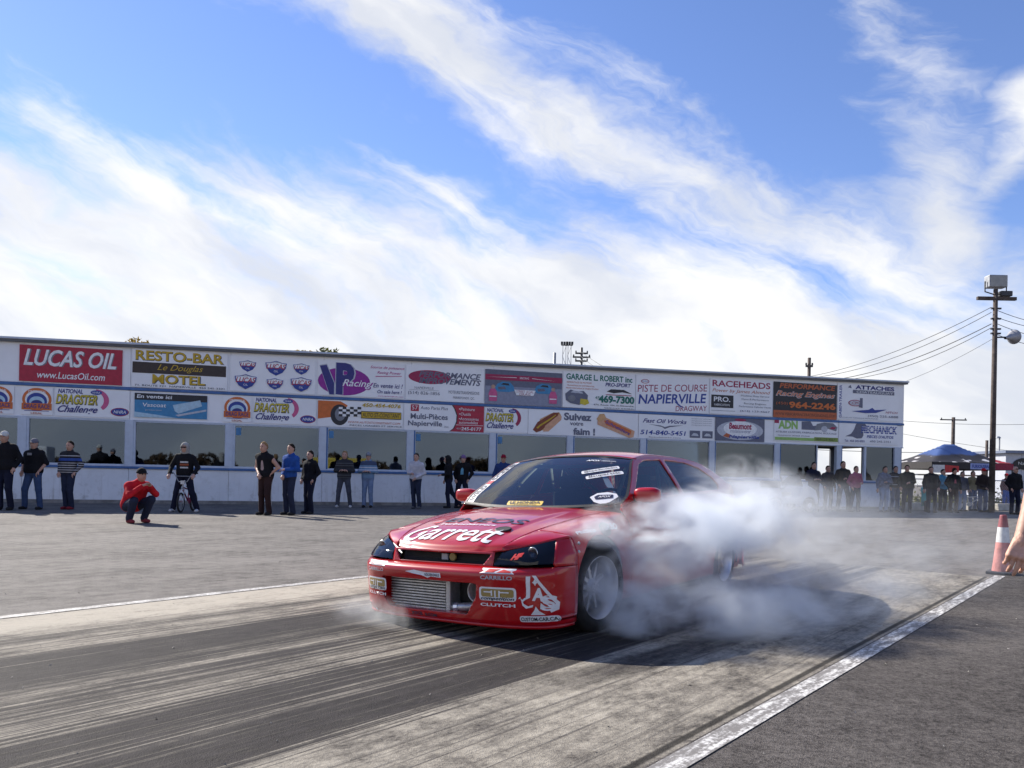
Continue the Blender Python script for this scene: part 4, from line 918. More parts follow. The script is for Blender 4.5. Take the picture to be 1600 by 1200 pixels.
car_patch(wm, [(.41, .125), (.45, .175), (.52, .19), (.58, .165), (.60, .12), (.57, .05), (.53, .02), (.46, .06)], dec['white'], name='shield_sticker', toward=W_, sub=4); car_patch(wm, [(.44, .125), (.46, .15), (.56, .15), (.57, .10), (.46, .09)], dec['navy'], off=.0055, name='shield_field', toward=W_, sub=3); wtext('APOX', .51, .122, .08, .025, dec['white'], off=.008, bold=.02)
car_patch(wm, rrect(-.215, .085, .035, .085, .01), dec['yellow'], name='windscreen_sticker', toward=W_, sub=4); wtext('LE HONDA', -.065, .066, .26, .026, dec['black'], bold=.03, off=.006); wtext('TUNING', -.065, .045, .2, .012, dec['black'], off=.006)
for sg in (1, -1):      # wipers
    MB().tube([(-.385, -.10 + .25 * sg, .80), (-.42, -.30 + .25 * sg, .825), (-.43, -.46 + .25 * sg, .835)], .007, 6).build('wiper', black_p, CAR)
# burnout lifts the near side: the body leans on its springs, the wheels stay down
BODY_M = Matrix.Translation((0, 0, .30)) @ Matrix.Rotation(.030, 4, 'X') @ Matrix.Translation((0, 0, -.30))
for o in list(CAR.children):
    if not o.name.startswith('wheel') or o.name.startswith('wheel_well'): o.matrix_local = BODY_M
# ------------------------------------------------------------------ people
def snet(F, org, h):
    """surface nets: iso-surface of a signed distance grid"""
    ins = F < 0; nx, ny, nz = F.shape; S_ = np.zeros((nx - 1, ny - 1, nz - 1, 3)); N_ = np.zeros((nx - 1, ny - 1, nz - 1))
    cs = [(a, b, c) for a in (0, 1) for b in (0, 1) for c in (0, 1)]
    sub = lambda A, c: A[c[0]:nx - 1 + c[0], c[1]:ny - 1 + c[1], c[2]:nz - 1 + c[2]]
    for i, p in enumerate(cs):
        for q in cs[i + 1:]:
            if sum(abs(a - b) for a, b in zip(p, q)) != 1: continue
            fa, fb = sub(F, p), sub(F, q); ch = sub(ins, p) != sub(ins, q)
            t_ = np.where(ch, fa / np.where(ch, fa - fb, 1), 0)
            for ax in range(3): S_[..., ax] += np.where(ch, p[ax] + (q[ax] - p[ax]) * t_, 0)
            N_ += ch
    act = N_ > 0; ids = -np.ones(act.shape, int); ids[act] = np.arange(act.sum())
    ii = np.argwhere(act); V = (ii + S_[act] / N_[act][:, None]) * h + np.array(org); Q = []
    for ax in range(3):
        o1, o2 = [(1, 2), (2, 0), (0, 1)][ax]
        a = [slice(1, -1)] * 3; a[ax] = slice(0, -1); b = list(a); b[ax] = slice(1, None)
        A, B = ins[tuple(a)], ins[tuple(b)]; e = np.argwhere(A != B)
        if not len(e): continue
        off = np.ones(3, int); off[ax] = 0; e = e + off
        d1 = np.zeros(3, int); d1[o1] = 1; d2 = np.zeros(3, int); d2[o2] = 1
        g_ = lambda k: ids[k[:, 0], k[:, 1], k[:, 2]]
        quad = np.stack([g_(e - d1 - d2), g_(e - d2), g_(e), g_(e - d1)], 1)
        fl = ins[e[:, 0], e[:, 1], e[:, 2]]; quad[~fl] = quad[~fl][:, ::-1]; Q.append(quad)
    return V, np.concatenate(Q)
class SDF:
    def __init__(s, lo, hi, h):
        s.h = h; s.o = np.array(lo, float) - 2 * h; n = np.ceil((np.array(hi) - s.o) / h).astype(int) + 3
        ax = [s.o[i] + np.arange(n[i]) * h for i in range(3)]; s.P = np.stack(np.meshgrid(*ax, indexing='ij'), -1); s.F = np.full(s.P.shape[:3], 9.0)
    def cap(s, a, b, ra, rb=None, k=.03, grow=0.0, sy=1.0):
        rb = ra if rb is None else rb; a = np.array(a, float); b = np.array(b, float); e = b - a; w_ = s.P - a
        t_ = np.clip((w_ @ e) / max(1e-9, e @ e), 0, 1); d = np.linalg.norm(w_ - t_[..., None] * e, axis=-1) - (ra + (rb - ra) * t_) - grow
        return s.un(d, k)
    def ell(s, c, r, k=.02, grow=0.0):
        r = np.array(r, float) + grow; q = (s.P - np.array(c, float)) / r; n = np.linalg.norm(q, axis=-1); return s.un((n - 1) * r.min(), k)
    def un(s, d, k):
        hh = np.clip(.5 + .5 * (s.F - d) / k, 0, 1); s.F = s.F * (1 - hh) + d * hh - k * hh * (1 - hh); return s
    def clip(s, n, d):      # keep n.p > d
        s.F = np.maximum(s.F, d - s.P @ np.array(n, float)); return s
    def build(s, name, m, parent=None):
        V, Q = snet(s.F, s.o, s.h); me = bpy.data.meshes.new(name); me.from_pydata(V.tolist(), [], Q.tolist()); me.shade_smooth(); me.materials.append(m)
        return link(name, me, parent)
skin_m = mat('skin', (.46, .26, .19), .55, var=.08); skin_d = mat('skin_tanned', (.36, .19, .13), .55, var=.08)
cl = {}
def cloth(name, col, var=.18):
    return mat('cloth_' + name, col, .9, var=var, vscale=7, bump=.7, bscale=13, spec=.2)
def stripes(name, base, bands):
    if name in MATS: return MATS[name]
    m = bpy.data.materials.new(name); m.use_nodes = True; t = m.node_tree; b = t.nodes['Principled BSDF']; b.inputs['Roughness'].default_value = .9
    tc = t.nodes.new('ShaderNodeTexCoord'); z = sep(t, tc.outputs['Object'])[2]; col = None
    for z0, z1, c in bands:
        f = z.ss(z0 - .004, z0 + .004) * (1.0 - z.ss(z1 - .004, z1 + .004)); col = mixc(t, f, base if col is None else col, c)
    t.links.new(col, b.inputs['Base Color']); MATS[name] = m; return m
def make_hand(h=.0065, curl=.55, spread=.06, name='hand'):
    f = SDF((-.07, -.09, -.22), (.07, .06, .03), h)
    f.cap((0, 0, .02), (0, 0, -.02), .026, .028, .02)
    for i, (x, L, r) in enumerate(((-.031, .066, .0085), (-.0105, .076, .009), (.0105, .072, .009), (.031, .056, .008))):
        f.cap((x * .5, 0, -.02), (x, -.004, -.092), .017, .0135, .012)
        a = np.array((x, -.006, -.092)); ang = curl * (.8 + .1 * i); d = np.array((spread * x * 10 * .2, -math.sin(ang), -math.cos(ang)))
        b = a + d * L * .55; d2 = np.array((0, -math.sin(ang * 2.1), -math.cos(ang * 2.1))); c = b + d2 * L * .5
        f.cap(a, b, r + .001, r, .004); f.cap(b, c, r, r * .85, .003)
    f.cap((-.022, -.006, -.03), (-.048, -.022, -.06), .016, .012, .012); f.cap((-.048, -.022, -.06), (-.046, -.040, -.088), .0115, .0095, .004)
    V, Q = snet(f.F, f.o, f.h); me = bpy.data.meshes.new(name); me.from_pydata(V.tolist(), [], Q.tolist()); me.shade_smooth(); return me
HAND = make_hand(); HAND.materials.append(skin_m)
POSE = dict(down=((.265, .02, 1.15), (.275, -.05, .90)), pocket=((.295, .05, 1.16), (.215, -.08, .97)), folded=((.275, -.05, 1.15), (.00, -.20, 1.17)), hold=((.255, -.02, 1.14), (.075, -.24, 1.13)), front=((.26, .03, 1.14), (.05, -.19, .99)), out=((.30, .0, 1.17), (.36, -.18, 1.02)), hip=((.35, .06, 1.17), (.20, -.02, 1.03)), grip=((.33, -.03, 1.15), (.30, -.30, .97)))
LEG = dict(stand=((.105, -.01, .51), (.115, .01, .085)), wide=((.16, -.02, .51), (.20, .01, .085)), close=((.085, -.01, .51), (.075, .01, .085)), astride=((.20, -.03, .50), (.30, .0, .085)))
def person(label, pos, H, face, top, pants, pose=('down', 'down'), legs=('stand', 'stand'), hair='short', shoes=(.02, .02, .022), topcol=None, sleeve=1.0, hem=.90, bulk=1.0, skin=skin_m, extra=None, glasses=False, group='spectators', joints=None, pantlen=1.0, hat=None):
    k = H / 1.78; root = thing('person', label, 'person', pos, face, group); root.scale = (k, k, k)
    J = dict(hip=(.09, 0, .93), sh=(.178, .0, 1.42), pel=(0, 0, .98), chest=(0, 0, 1.34), neck=(0, .005, 1.49), head=(0, -.02, 1.655))
    for i, sd in enumerate('LR'):
        sg = 1 if sd == 'L' else -1; pe = POSE[pose[i]] if isinstance(pose[i], str) else pose[i]; le = LEG[legs[i]] if isinstance(legs[i], str) else legs[i]
        J['el' + sd], J['wr' + sd] = [(sg * q[0], q[1], q[2]) for q in pe]; J['kn' + sd], J['an' + sd] = [(sg * q[0], q[1], q[2]) for q in le]
        J['hip' + sd] = (sg * J['hip'][0], J['hip'][1], J['hip'][2]); J['sh' + sd] = (sg * J['sh'][0], J['sh'][1], J['sh'][2])
    prn = random.Random(label)
    if not joints:      # nobody stands quite straight
        ln, fw, tl_ = prn.uniform(-.035, .035), prn.uniform(-.035, .02), prn.uniform(-.018, .018)
        mv = lambda q, k, dz=0.0: tuple((q[0] + ln * k, q[1] + fw * k, q[2] + dz))
        for q, kk in (('chest', .6), ('neck', 1.0), ('head', 1.25)): J[q] = mv(J[q], kk)
        J['head'] = (J['head'][0] + prn.uniform(-.015, .015), J['head'][1] - .01, J['head'][2] - prn.uniform(0, .015))
        for sd, sg in (('L', 1), ('R', -1)): J['sh' + sd] = mv(J['sh' + sd], .9, tl_ * sg); J['el' + sd] = mv(J['el' + sd], .6, tl_ * sg * .6)
        hs = prn.uniform(-.03, .03); J['pel'] = (J['pel'][0] + hs, J['pel'][1], J['pel'][2])
        for sd, sg in (('L', 1), ('R', -1)): J['hip' + sd] = (J['hip' + sd][0] + hs, J['hip' + sd][1], J['hip' + sd][2] + hs * sg * .3); J['kn' + sd] = (J['kn' + sd][0] + hs * .6, J['kn' + sd][1] - (.05 if hs * sg < 0 else 0), J['kn' + sd][2])
    if joints: J.update(joints)
    A = {q: np.array(p, float) for q, p in J.items()}
    allp = np.array([p for q, p in A.items() if q not in ('hip', 'sh')]); lo = allp.min(0) - .19; hi = allp.max(0) + .20; lo[2] = min(lo[2], -.02)
    bu = .045 * (bulk - 1)
    T = A['neck'] - A['pel']; T = T / np.linalg.norm(T); side_ = A['shL'] - A['shR']; side_ = side_ / np.linalg.norm(side_)
    def torso(f, g_=0.0):
        for sg in (1, -1):
            f.cap(A['pel'] + side_ * .075 * sg, A['chest'] + side_ * .088 * sg, .098 + bu, .108 + bu * .5, .05, g_)
            f.cap(A['chest'] + side_ * .05 * sg + T * .05, A['shL' if sg > 0 else 'shR'] - T * .025, .082, .058, .06, g_)
            f.cap(A['neck'], A['shL' if sg > 0 else 'shR'] - T * .02, .045, .045, .06, g_ * .5)
        f.cap(A['chest'] + T * .05, A['neck'] + T * .02, .075, .06, .05, g_ * .6)
    def arm(f, sd, t_=1.0, g_=0.0):
        s_, e, w_ = A['sh' + sd], A['el' + sd], A['wr' + sd]
        f.cap(s_, e if t_ > .5 else s_ + (e - s_) * t_ * 2, .056, .046 if t_ > .5 else .05, .03, g_)
        if t_ > .5: f.cap(e, e + (w_ - e) * (t_ - .5) * 2, .043, .032, .025, g_)
    def leg(f, sd, g_=0.0, t_=1.0):
        f.cap(A['hip' + sd], A['kn' + sd], .088, .062, .045, g_); f.cap(A['kn' + sd], A['kn' + sd] + (A['an' + sd] - A['kn' + sd]) * t_, .058, .04 + (.012 if g_ > 0 else 0), .03, g_)
    h = .0215; f = SDF(lo, hi, h); torso(f); f.cap(A['pel'] - side_ * .06, A['pel'] + side_ * .06, .11 + bu * .5, None, .04)
    for sd in 'LR': arm(f, sd, .97); leg(f, sd); f.cap(A['an' + sd], A['an' + sd] + np.array((0, -.08, -.045)), .035, .03, .02)
    hc = A['head']; f.cap(A['neck'] - T * .03, hc - T * .06, .056, .05, .02)
    f.ell(hc, (.077, .096, .118), .02); f.ell(hc + np.array((0, -.03, -.07)), (.052, .058, .052), .03); f.cap(hc + np.array((0, -.095, .0)), hc + np.array((0, -.112, -.035)), .012, .017, .012)
    for sg in (1, -1): f.ell(hc + np.array((.08 * sg, .01, -.01)), (.014, .024, .034), .01)
    f.build('body', skin, root)
    for sd in 'LR':
        ho = link('hand', HAND, root); d = Vector(A['wr' + sd] - A['el' + sd]).normalized()
        ho.location = Vector(A['wr' + sd]); q = d.to_track_quat('-Z', 'Y'); ho.rotation_mode = 'QUATERNION'; ho.rotation_quaternion = q
        ho.scale = (1 if sd == 'L' else -1, 1, 1)
    g_ = SDF(lo, hi, h); torso(g_, .016 + .01 * (bulk - 1))
    for sd in 'LR':
        if sleeve > 0: arm(g_, sd, sleeve * .98, .014)
    g_.cap(A['pel'] + T * .02 - side_ * .06, A['pel'] + T * .02 + side_ * .06, .122 + bu, None, .05, .014)
    if hem > 0: g_.clip(T, float(T @ (A['pel'] + T * (hem - .98))))
    tp = g_.build('top', top, root)
    g_ = SDF(lo, hi, h)
    g_.cap(A['pel'] - side_ * .06, A['pel'] + side_ * .06, .120 + bu, None, .05, .008)
    torso(g_, .008) if joints is None else None
    for sd in 'LR': leg(g_, sd, .014, pantlen)
    (g_.clip(-T, float(-T @ (A['pel'] + T * .03))) if joints is None else g_).build('trousers', pants, root)
    sm = cloth('shoe_%d_%d_%d' % tuple(int(c * 99) for c in shoes), shoes)
    for sd in 'LR':
        an = A['an' + sd]; g_ = SDF(an - .17, an + .15, .016); fz = np.array((0, 1, 0))
        g_.cap((an[0], an[1] + .03, .046), (an[0] * 1.05, an[1] - .15, .038), .045, .04, .02); g_.cap(an + np.array((0, .01, .01)), (an[0], an[1], .05), .046, .045, .02); g_.clip((0, 0, 1), .004 if an[2] < .2 else an[2] - .085); g_.build('shoe', sm, root)
    if hair in ('short', 'long'):
        g_ = SDF(hc - .16, hc + .17, .016); g_.ell(hc + np.array((0, .012, .012)), (.082, .098, .118), .01, .008)
        g_.F = np.maximum(g_.F, -((g_.P - hc) @ np.array((0, .75, .66)) + (.0 if hair == 'short' else .05) - .012)); g_.build('hair', cloth('hair_dark' if topcol is None else 'hair_' + topcol, (.02, .014, .01) if topcol is None else dict(grey=(.2, .19, .18), fair=(.25, .15, .07))[topcol]), root)
    if hair == 'cap' or hair == 'beanie':
        c_ = hat if hat else (.02, .02, .022); hm_ = cloth('hat_%d_%d_%d' % tuple(int(c * 99) for c in c_), c_)
        g_ = SDF(hc - .2, hc + .2, .016); g_.ell(hc + np.array((0, .01, .02)), (.084, .102, .115), .01, .010); g_.clip((0, .1, 1), hc[2] + .1 * hc[1] + (.035 if hair == 'cap' else .005)); cp = g_.build('cap' if hair == 'cap' else 'beanie', hm_, root)
        if hair == 'cap': MB().grid(lambda a, r: (hc[0] + math.sin(a) * .085 * (1 - .08 * r), hc[1] - .09 * math.cos(a) * (1 + r * .85), hc[2] + .045 - .02 * r + .012 * math.cos(a * 2)), lin(-1.35, 1.35, 12), lin(0, 1, 4)).build('cap_brim', hm_, cp, smooth=True)
    if hair == 'hood':
        g_ = SDF(hc - .24, hc + .22, .018); g_.ell(hc + np.array((0, .025, .01)), (.098, .115, .135), .02, .012); g_.cap(hc + np.array((0, .04, -.1)), A['neck'] + np.array((0, .02, -.03)), .10, .11, .05)
        g_.F = np.maximum(g_.F, -(np.linalg.norm((g_.P - (hc + np.array((0, -.12, -.02)))) / np.array((.078, .09, .115)), axis=-1) - 1) * .08); g_.build('hood', cloth('hood_grey', (.33, .32, .30)) if hat is None else cloth('hood_black', hat), root)
    if glasses:
        gg = MB(); gg.box(hc[0] - .07, hc[0] + .07, hc[1] - .112, hc[1] - .088, hc[2] + .005, hc[2] + .036); gg.build('sunglasses', cloth('lens_black', (.01, .01, .012), .0), root, bevel=.006)
    else:
        for sg in (1, -1):
            MB().lathe([(.0, .013), (.008, .010), (.012, .0), (.008, -.010), (0, -.013)], 8, Matrix.Translation((hc[0] + .03 * sg, hc[1] - .082, hc[2] + .015)) @ Matrix.Rotation(R_(90), 4, 'Y')).build('eye', cloth('eye_dark', (.02, .015, .012), 0), root)
    MB().box(hc[0] - .022, hc[0] + .022, hc[1] - .092, hc[1] - .082, hc[2] - .066, hc[2] - .058).build('mouth', cloth('lips', (.30, .10, .08), 0), root, bevel=.003)
    return root
den = cloth('dark_denim', (.022, .028, .055)); den2 = cloth('blue_denim', (.045, .075, .16)); den3 = cloth('pale_denim', (.17, .23, .36)); blk = cloth('black', (.010, .010, .013)); nvy = cloth('navy', (.012, .014, .032)); brn = cloth('dark_brown', (.035, .018, .018)); gry = cloth('grey_jeans', (.06, .065, .085)); wht = cloth('white_fleece', (.50, .49, .54)); bl = cloth('royal_blue', (.02, .075, .30)); rd = cloth('red_jacket', (.50, .015, .025))
WSH = (.55, .55, .56)
def gp(u, v): return ground_at(u, v)
st1 = stripes('striped_jumper', (.014, .013, .016), [(z, z + .022, (.42, .41, .42)) for z in (.95, 1.01, 1.07, 1.13, 1.19, 1.375)] + [(1.255, 1.325, (.03, .08, .34))])
st2 = stripes('grey_striped_sweater', (.020, .021, .026), [(z, z + .03, (.07, .072, .08)) for z in (.93, 1.0, 1.30, 1.37)])
st3 = stripes('blue_striped_jumper', (.16, .26, .40), [(1.36, 1.50, (.05, .07, .13)), (1.27, 1.30, (.55, .56, .6)), (1.19, 1.22, (.55, .56, .6)), (.86, .93, (.16, .12, .13))])
st4 = stripes('dark_banded_jacket', (.013, .014, .022), [(1.36, 1.39, (.40, .42, .46)), (1.05, 1.075, (.40, .42, .46))])
person('man in white cap and black zip jacket at the left edge', gp(8, 797), 1.90, .12, blk, nvy, ('pocket', 'down'), hair='cap', hat=(.55, .54, .5), bulk=1.4)
person('man in black t-shirt and blue jeans with hands in pockets and grey cap', gp(50, 796), 1.76, -.05, blk, den2, ('pocket', 'pocket'), ('wide', 'wide'), 'cap', hat=(.14, .14, .17), sleeve=.55, bulk=1.5)
person('boy in black jumper with white and blue stripes leaning by the first window', gp(107, 796), 1.74, -.1, st1, den, ('pocket', 'pocket'), ('close', 'close'), shoes=(.20, .02, .03))
person('man in black sleeveless vest with a bare arm and striped track trousers', gp(414, 805), 1.78, -.35, blk, brn, ('hip', 'front'), ('stand', 'stand'), topcol='fair', sleeve=0.0, bulk=1.2)
person('man in bright blue hoodie between two men in black', gp(452, 805), 1.75, -.5, bl, den, ('hold', 'front'), topcol=None)
person('man in black jacket and dark trousers beside the man in blue hoodie', gp(483, 803), 1.62, -.55, blk, nvy, ('pocket', 'pocket'), ('close', 'stand'))
person('man with folded arms in dark grey striped sweater and white trainers', gp(537, 793), 1.74, .1, st2, gry, ('folded', 'folded'), ('wide', 'wide'), shoes=WSH, topcol='fair', bulk=1.3)
person('man with folded arms in pale blue striped jumper and faded jeans', gp(574, 793), 1.72, .0, st3, den3, ('folded', 'folded'), ('stand', 'stand'), 'cap', hat=(.22, .23, .26))
person('young man in white hooded sweatshirt and dark jeans', gp(650, 795), 1.72, -.25, wht, den, ('front', 'hold'), ('stand', 'close'), shoes=(.10, .10, .11), hem=.80)
person('person in black hood with one foot stretched back, behind the car', gp(700, 794), 1.68, -1.3, blk, nvy, ('hold', 'pocket'), (((.10, -.05, .50), (.10, .0, .085)), ((.12, .20, .52), (.12, .46, .12))), 'hood', hat=(.012, .012, .014))
person('man in black jacket over a pale blue shirt with a purple beanie', gp(722, 794), 1.72, -.15, blk, nvy, ('pocket', 'pocket'), ('wide', 'wide'), 'beanie', hat=(.17, .10, .22))
person('man in blue sweatshirt and dark red cap behind the windscreen', gp(783, 796), 1.74, .1, cloth('deep_blue', (.025, .05, .16)), den, ('down', 'down'), hair='cap', hat=(.24, .01, .03))
# shirt fronts and stripes that are garments of their own
def chest_patch(root, x0, x1, z0, z1, m, name, y=-.128):
    return MB().grid(lambda x, z: (x, y + 2.2 * x * x, z), lin(x0, x1, 6), lin(z0, z1, 4)).build(name, m, root, smooth=True)
def find(lbl): return [o for o in C.objects if o.get('label', '').startswith(lbl)][0]
chest_patch(find('man in black sleeveless'), -.045, .045, .93, 1.40, cloth('pink_shirt', (.42, .30, .28)), 'shirt_front', -.136)
chest_patch(find('man in black jacket over'), -.05, .05, 1.12, 1.38, cloth('cyan_shirt', (.16, .40, .55)), 'shirt_front')
chest_patch(find('man in black t-shirt'), -.06, .06, 1.36, 1.42, cloth('print_grey', (.3, .3, .3)), 'shirt_print', -.14)
for sg in (-1, 1): MB().tube([(sg * .175, 0, .9), (sg * .165, -.005, .52), (sg * .165, .01, .12)], .012, 6).build('trouser_stripe', cloth('stripe_pale', (.45, .45, .47)), find('man in black sleeveless'))
# crouching photographer
cj = dict(pel=(0, .16, .34), chest=(0, -.02, .66), neck=(0, -.12, .79), head=(.0, -.19, .93), shL=(.18, -.06, .73), shR=(-.18, -.06, .73), hipL=(.10, .14, .33), hipR=(-.10, .14, .33), knL=(.17, -.24, .46), knR=(-.17, -.24, .44), anL=(.15, -.02, .09), anR=(-.15, -.04, .09), elL=(.26, -.24, .56), elR=(-.26, -.24, .55), wrL=(.08, -.36, .72), wrR=(-.08, -.36, .72))
cr = person('crouching man in red jacket and black cap taking a photograph', gp(212, 817), 1.80, .95, rd, den, hair='cap', hat=(.012, .012, .014), joints=cj, hem=.0, bulk=1.2, shoes=(.22, .03, .04))
# the rest of the line, in and behind the smoke, and by the fence
person('man in dark navy top standing in smoke before the open window', gp(1271, 799), 1.78, .1, nvy, den, ('folded', 'folded'))
person('person in dark jacket seen against the bright opening, left of the post', gp(1293, 798), 1.70, .2, nvy, den, ('down', 'pocket'))
person('tall man in black top right of the post in the bright opening', gp(1317, 799), 1.86, .1, blk, den, ('folded', 'pocket'), ('wide', 'wide'), bulk=1.3)
person('person in pink top standing in the smoke', gp(1336, 800), 1.68, .2, cloth('dusty_pink', (.34, .11, .16)), den, ('hold', 'pocket'), ('stand', 'wide'))
person('man in grey blue plaid shirt by the end of the building', gp(1380, 800), 1.70, .1, cloth('plaid', (.14, .16, .22), .45), den3, ('folded', 'down'))
person('man in dark jacket with two pale chest bands', gp(1397, 800), 1.72, 0, st4, den2, ('pocket', 'pocket'))
person('broad man in dark olive jacket at the building corner', gp(1416, 801), 1.76, -.4, cloth('dark_olive', (.03, .03, .025)), nvy, ('hold', 'pocket'), bulk=1.5)
person('man in black jacket left of the person in turquoise', gp(1455, 801), 1.74, -.2, blk, nvy, ('pocket', 'down'), bulk=1.3)
person('person in turquoise blue jacket by the fence', gp(1472, 799), 1.68, .3, cloth('turquoise', (.03, .20, .32)), nvy, ('down', 'hold'))
pj = person('woman in black top with a round red print and brown trousers', gp(1489, 801), 1.72, .05, blk, brn, ('down', 'pocket'), hair='long')
chest_patch(pj, -.065, .065, 1.16, 1.32, cloth('red_print', (.34, .07, .10)), 'chest_print')
person('man in grey hoodie and pale jeans half hidden by the fence', gp(1503, 799), 1.62, .1, cloth('mid_grey', (.10, .10, .12)), den3, ('pocket', 'pocket'))
person('person in khaki waistcoat with one arm raised towards the canopy', gp(1519, 798), 1.66, .2, cloth('khaki', (.20, .17, .10)), den2, (((.28, -.05, 1.30), (.30, -.25, 1.40)), 'pocket'))
person('man in red cap and sunglasses with brown leather jacket and blue jeans', gp(1535, 800), 1.74, .15, cloth('leather', (.035, .025, .024)), den2, ('pocket', 'front'), hair='cap', hat=(.50, .015, .02), glasses=True, bulk=1.3)
person('bald man in sunglasses and black long-sleeved top at the right edge', gp(1585, 804), 1.80, .1, blk, nvy, ('pocket', 'pocket'), hair='none', glasses=True, bulk=1.2)
person('person in red cap behind the bald man', gp(1571, 796), 1.62, .2, cloth('dark_red_top', (.10, .03, .04)), cloth('bright_blue', (.03, .10, .42)), ('down', 'down'), hair='cap', hat=(.45, .02, .03))
# people inside the building
for (s_, d_, lbl, hh) in ((1.05, -.9, 'dark figure seated behind the glass, left of the second post', 1.62), (1.85, -.6, 'dark figure behind the glass right beside the second post', 1.66), (3.4, -1.5, 'small figure behind the glass of the third window', 1.52), (12.75, -.7, 'figure in black behind the glass beside the man in purple beanie', 1.72)):
    person(lbl, bw(s_, d_, .14), hh, BA, blk, nvy, ('pocket', 'pocket'), group='people inside the building')
# BMX rider
br_pos = gp(289, 800)
person('boy astride a small bicycle in grey hood, sunglasses and black lettered jacket', br_pos, 1.74, .08, blk, nvy, ('grip', 'grip'), ('astride', 'astride'), 'hood', shoes=WSH, glasses=True, bulk=1.2)
bk_ = find('boy astride'); chest_patch(bk_, -.10, .10, 1.26, 1.30, cloth('print_white', (.5, .5, .5)), 'chest_lettering', -.152); chest_patch(bk_, -.11, .11, 1.19, 1.24, cloth('print_rust', (.28, .08, .04)), 'chest_band', -.152); chest_patch(bk_, -.10, .10, 1.12, 1.16, cloth('print_white', (.5, .5, .5)), 'chest_lettering', -.152)
# ------------------------------------------------------------------ bystander whose arm reaches into the frame
hp = at(1588, 872, 3.35)      # middle of the hand
ax_ = Vector((hp.x + .40, 3.45, 0))
arm_root = thing('person', 'bystander at the right edge of the picture, only the bare forearm and hand in view', 'person', ax_, .35, 'spectators')
f = SDF((-.62, -.40, -.02), (.40, .30, 1.82), .02)
mi = arm_root.rotation_euler.to_matrix().to_4x4(); mi = Matrix.Translation(ax_) @ mi
loc = lambda p: np.array(mi.inverted() @ Vector(p))
wr_ = loc(at(1597, 840, 3.35)); el_ = loc(at(1624, 745, 3.42)); sh_ = np.array((-.19, .0, 1.43))
bodyc = [((.075, 0, .98), (.088, 0, 1.34), .105, .11), ((-.075, 0, .98), (-.088, 0, 1.34), .105, .11), ((-.06, 0, 1.38), (-.19, 0, 1.43), .085, .066), ((.06, 0, 1.38), (.19, 0, 1.43), .085, .066), ((0, 0, 1.38), (0, 0, 1.56), .075, .055)]
legs_ = [((.09, 0, .93), (.11, 0, .51), .09, .063), ((.11, 0, .51), (.12, 0, .08), .058, .04), ((-.09, 0, .93), (-.11, 0, .51), .09, .063), ((-.11, 0, .51), (-.12, 0, .08), .058, .04)]
for a, b, r0, r1 in bodyc + legs_: f.cap(a, b, r0, r1, .045)
f.ell((0, -.02, 1.655), (.077, .096, .118), .02); f.ell((0, -.05, 1.585), (.052, .058, .052), .03); f.cap((0, -.115, 1.655), (0, -.132, 1.62), .012, .017, .012)
f.cap(sh_, el_, .055, .046, .03); f.cap(el_, wr_, .044, .031, .02); f.cap((.19, 0, 1.43), (.28, .02, 1.15), .055, .046, .03); f.cap((.28, .02, 1.15), (.28, -.05, .9), .043, .032, .02)
f.build('body', skin_m, arm_root)
fh = SDF((-.09, -.11, -.21), (.08, .06, .05), .0036)
fh.cap((0, 0, .04), (0, 0, -.02), .0285, .029, .02)
for i, (x, L, r, cu) in enumerate(((-.033, .070, .0092, .55), (-.0115, .080, .0098, .42), (.0115, .076, .0096, .50), (.033, .060, .0085, .72))):
    fh.cap((x * .5, 0, -.02), (x, -.002, -.094), .017, .0145, .010); fh.cap((x, .006, -.088), (x, .006, -.096), .0105, None, .006)
    a = np.array((x, -.004, -.096)); d = np.array((x * 1.0, -math.sin(cu), -math.cos(cu))); b = a + d * L * .50; d2 = np.array((x * .3, -math.sin(cu * 2.0), -math.cos(cu * 2.0))); c = b + d2 * L * .32; d3 = np.array((0, -math.sin(cu * 2.7), -math.cos(cu * 2.7))); e = c + d3 * L * .24
    fh.cap(a, b, r + .0015, r, .004); fh.cap(b, c, r, r * .92, .002); fh.cap(c, e, r * .92, r * .78, .002)
fh.cap((-.022, -.008, -.028), (-.050, -.026, -.062), .018, .013, .012); fh.cap((-.050, -.026, -.062), (-.050, -.046, -.088), .0125, .0115, .004); fh.cap((-.050, -.046, -.088), (-.045, -.058, -.104), .0115, .0095, .002)
ho = fh.build('hand', mat('skin_near', (.56, .31, .22), .5, var=.14, vscale=22, bump=.3, bscale=70), arm_root)
dd = loc(at(1582, 905, 3.30)) - wr_; dd = Vector(dd).normalized(); ho.rotation_mode = 'QUATERNION'; ho.rotation_quaternion = Matrix.Rotation(0, 4, 'Z').to_quaternion() @ dd.to_track_quat('-Z', 'Y') @ Matrix.Rotation(R_(35), 4, 'Z').to_quaternion(); ho.location = Vector(wr_)
g_ = SDF((-.45, -.3, .0), (.45, .3, 1.6), .02)
for a, b, r0, r1 in bodyc[:4]: g_.cap(a, b, r0, r1, .045, .015)
g_.cap(sh_, sh_ + (el_ - sh_) * .55, .056, .052, .03, .016); g_.cap((.19, 0, 1.43), (.24, .01, 1.27), .056, .052, .03, .016); g_.clip((0, 0, 1), .90); g_.build('top', cloth('sand_shirt', (.30, .26, .20)), arm_root)
g_ = SDF((-.3, -.25, .0), (.3, .25, 1.1), .02)
for a, b, r0, r1 in legs_: g_.cap(a, b, r0, r1 + .01, .045, .014)
g_.cap((-.06, 0, .97), (.06, 0, .97), .112, None, .05, .008); g_.build('trousers', den2, arm_root)
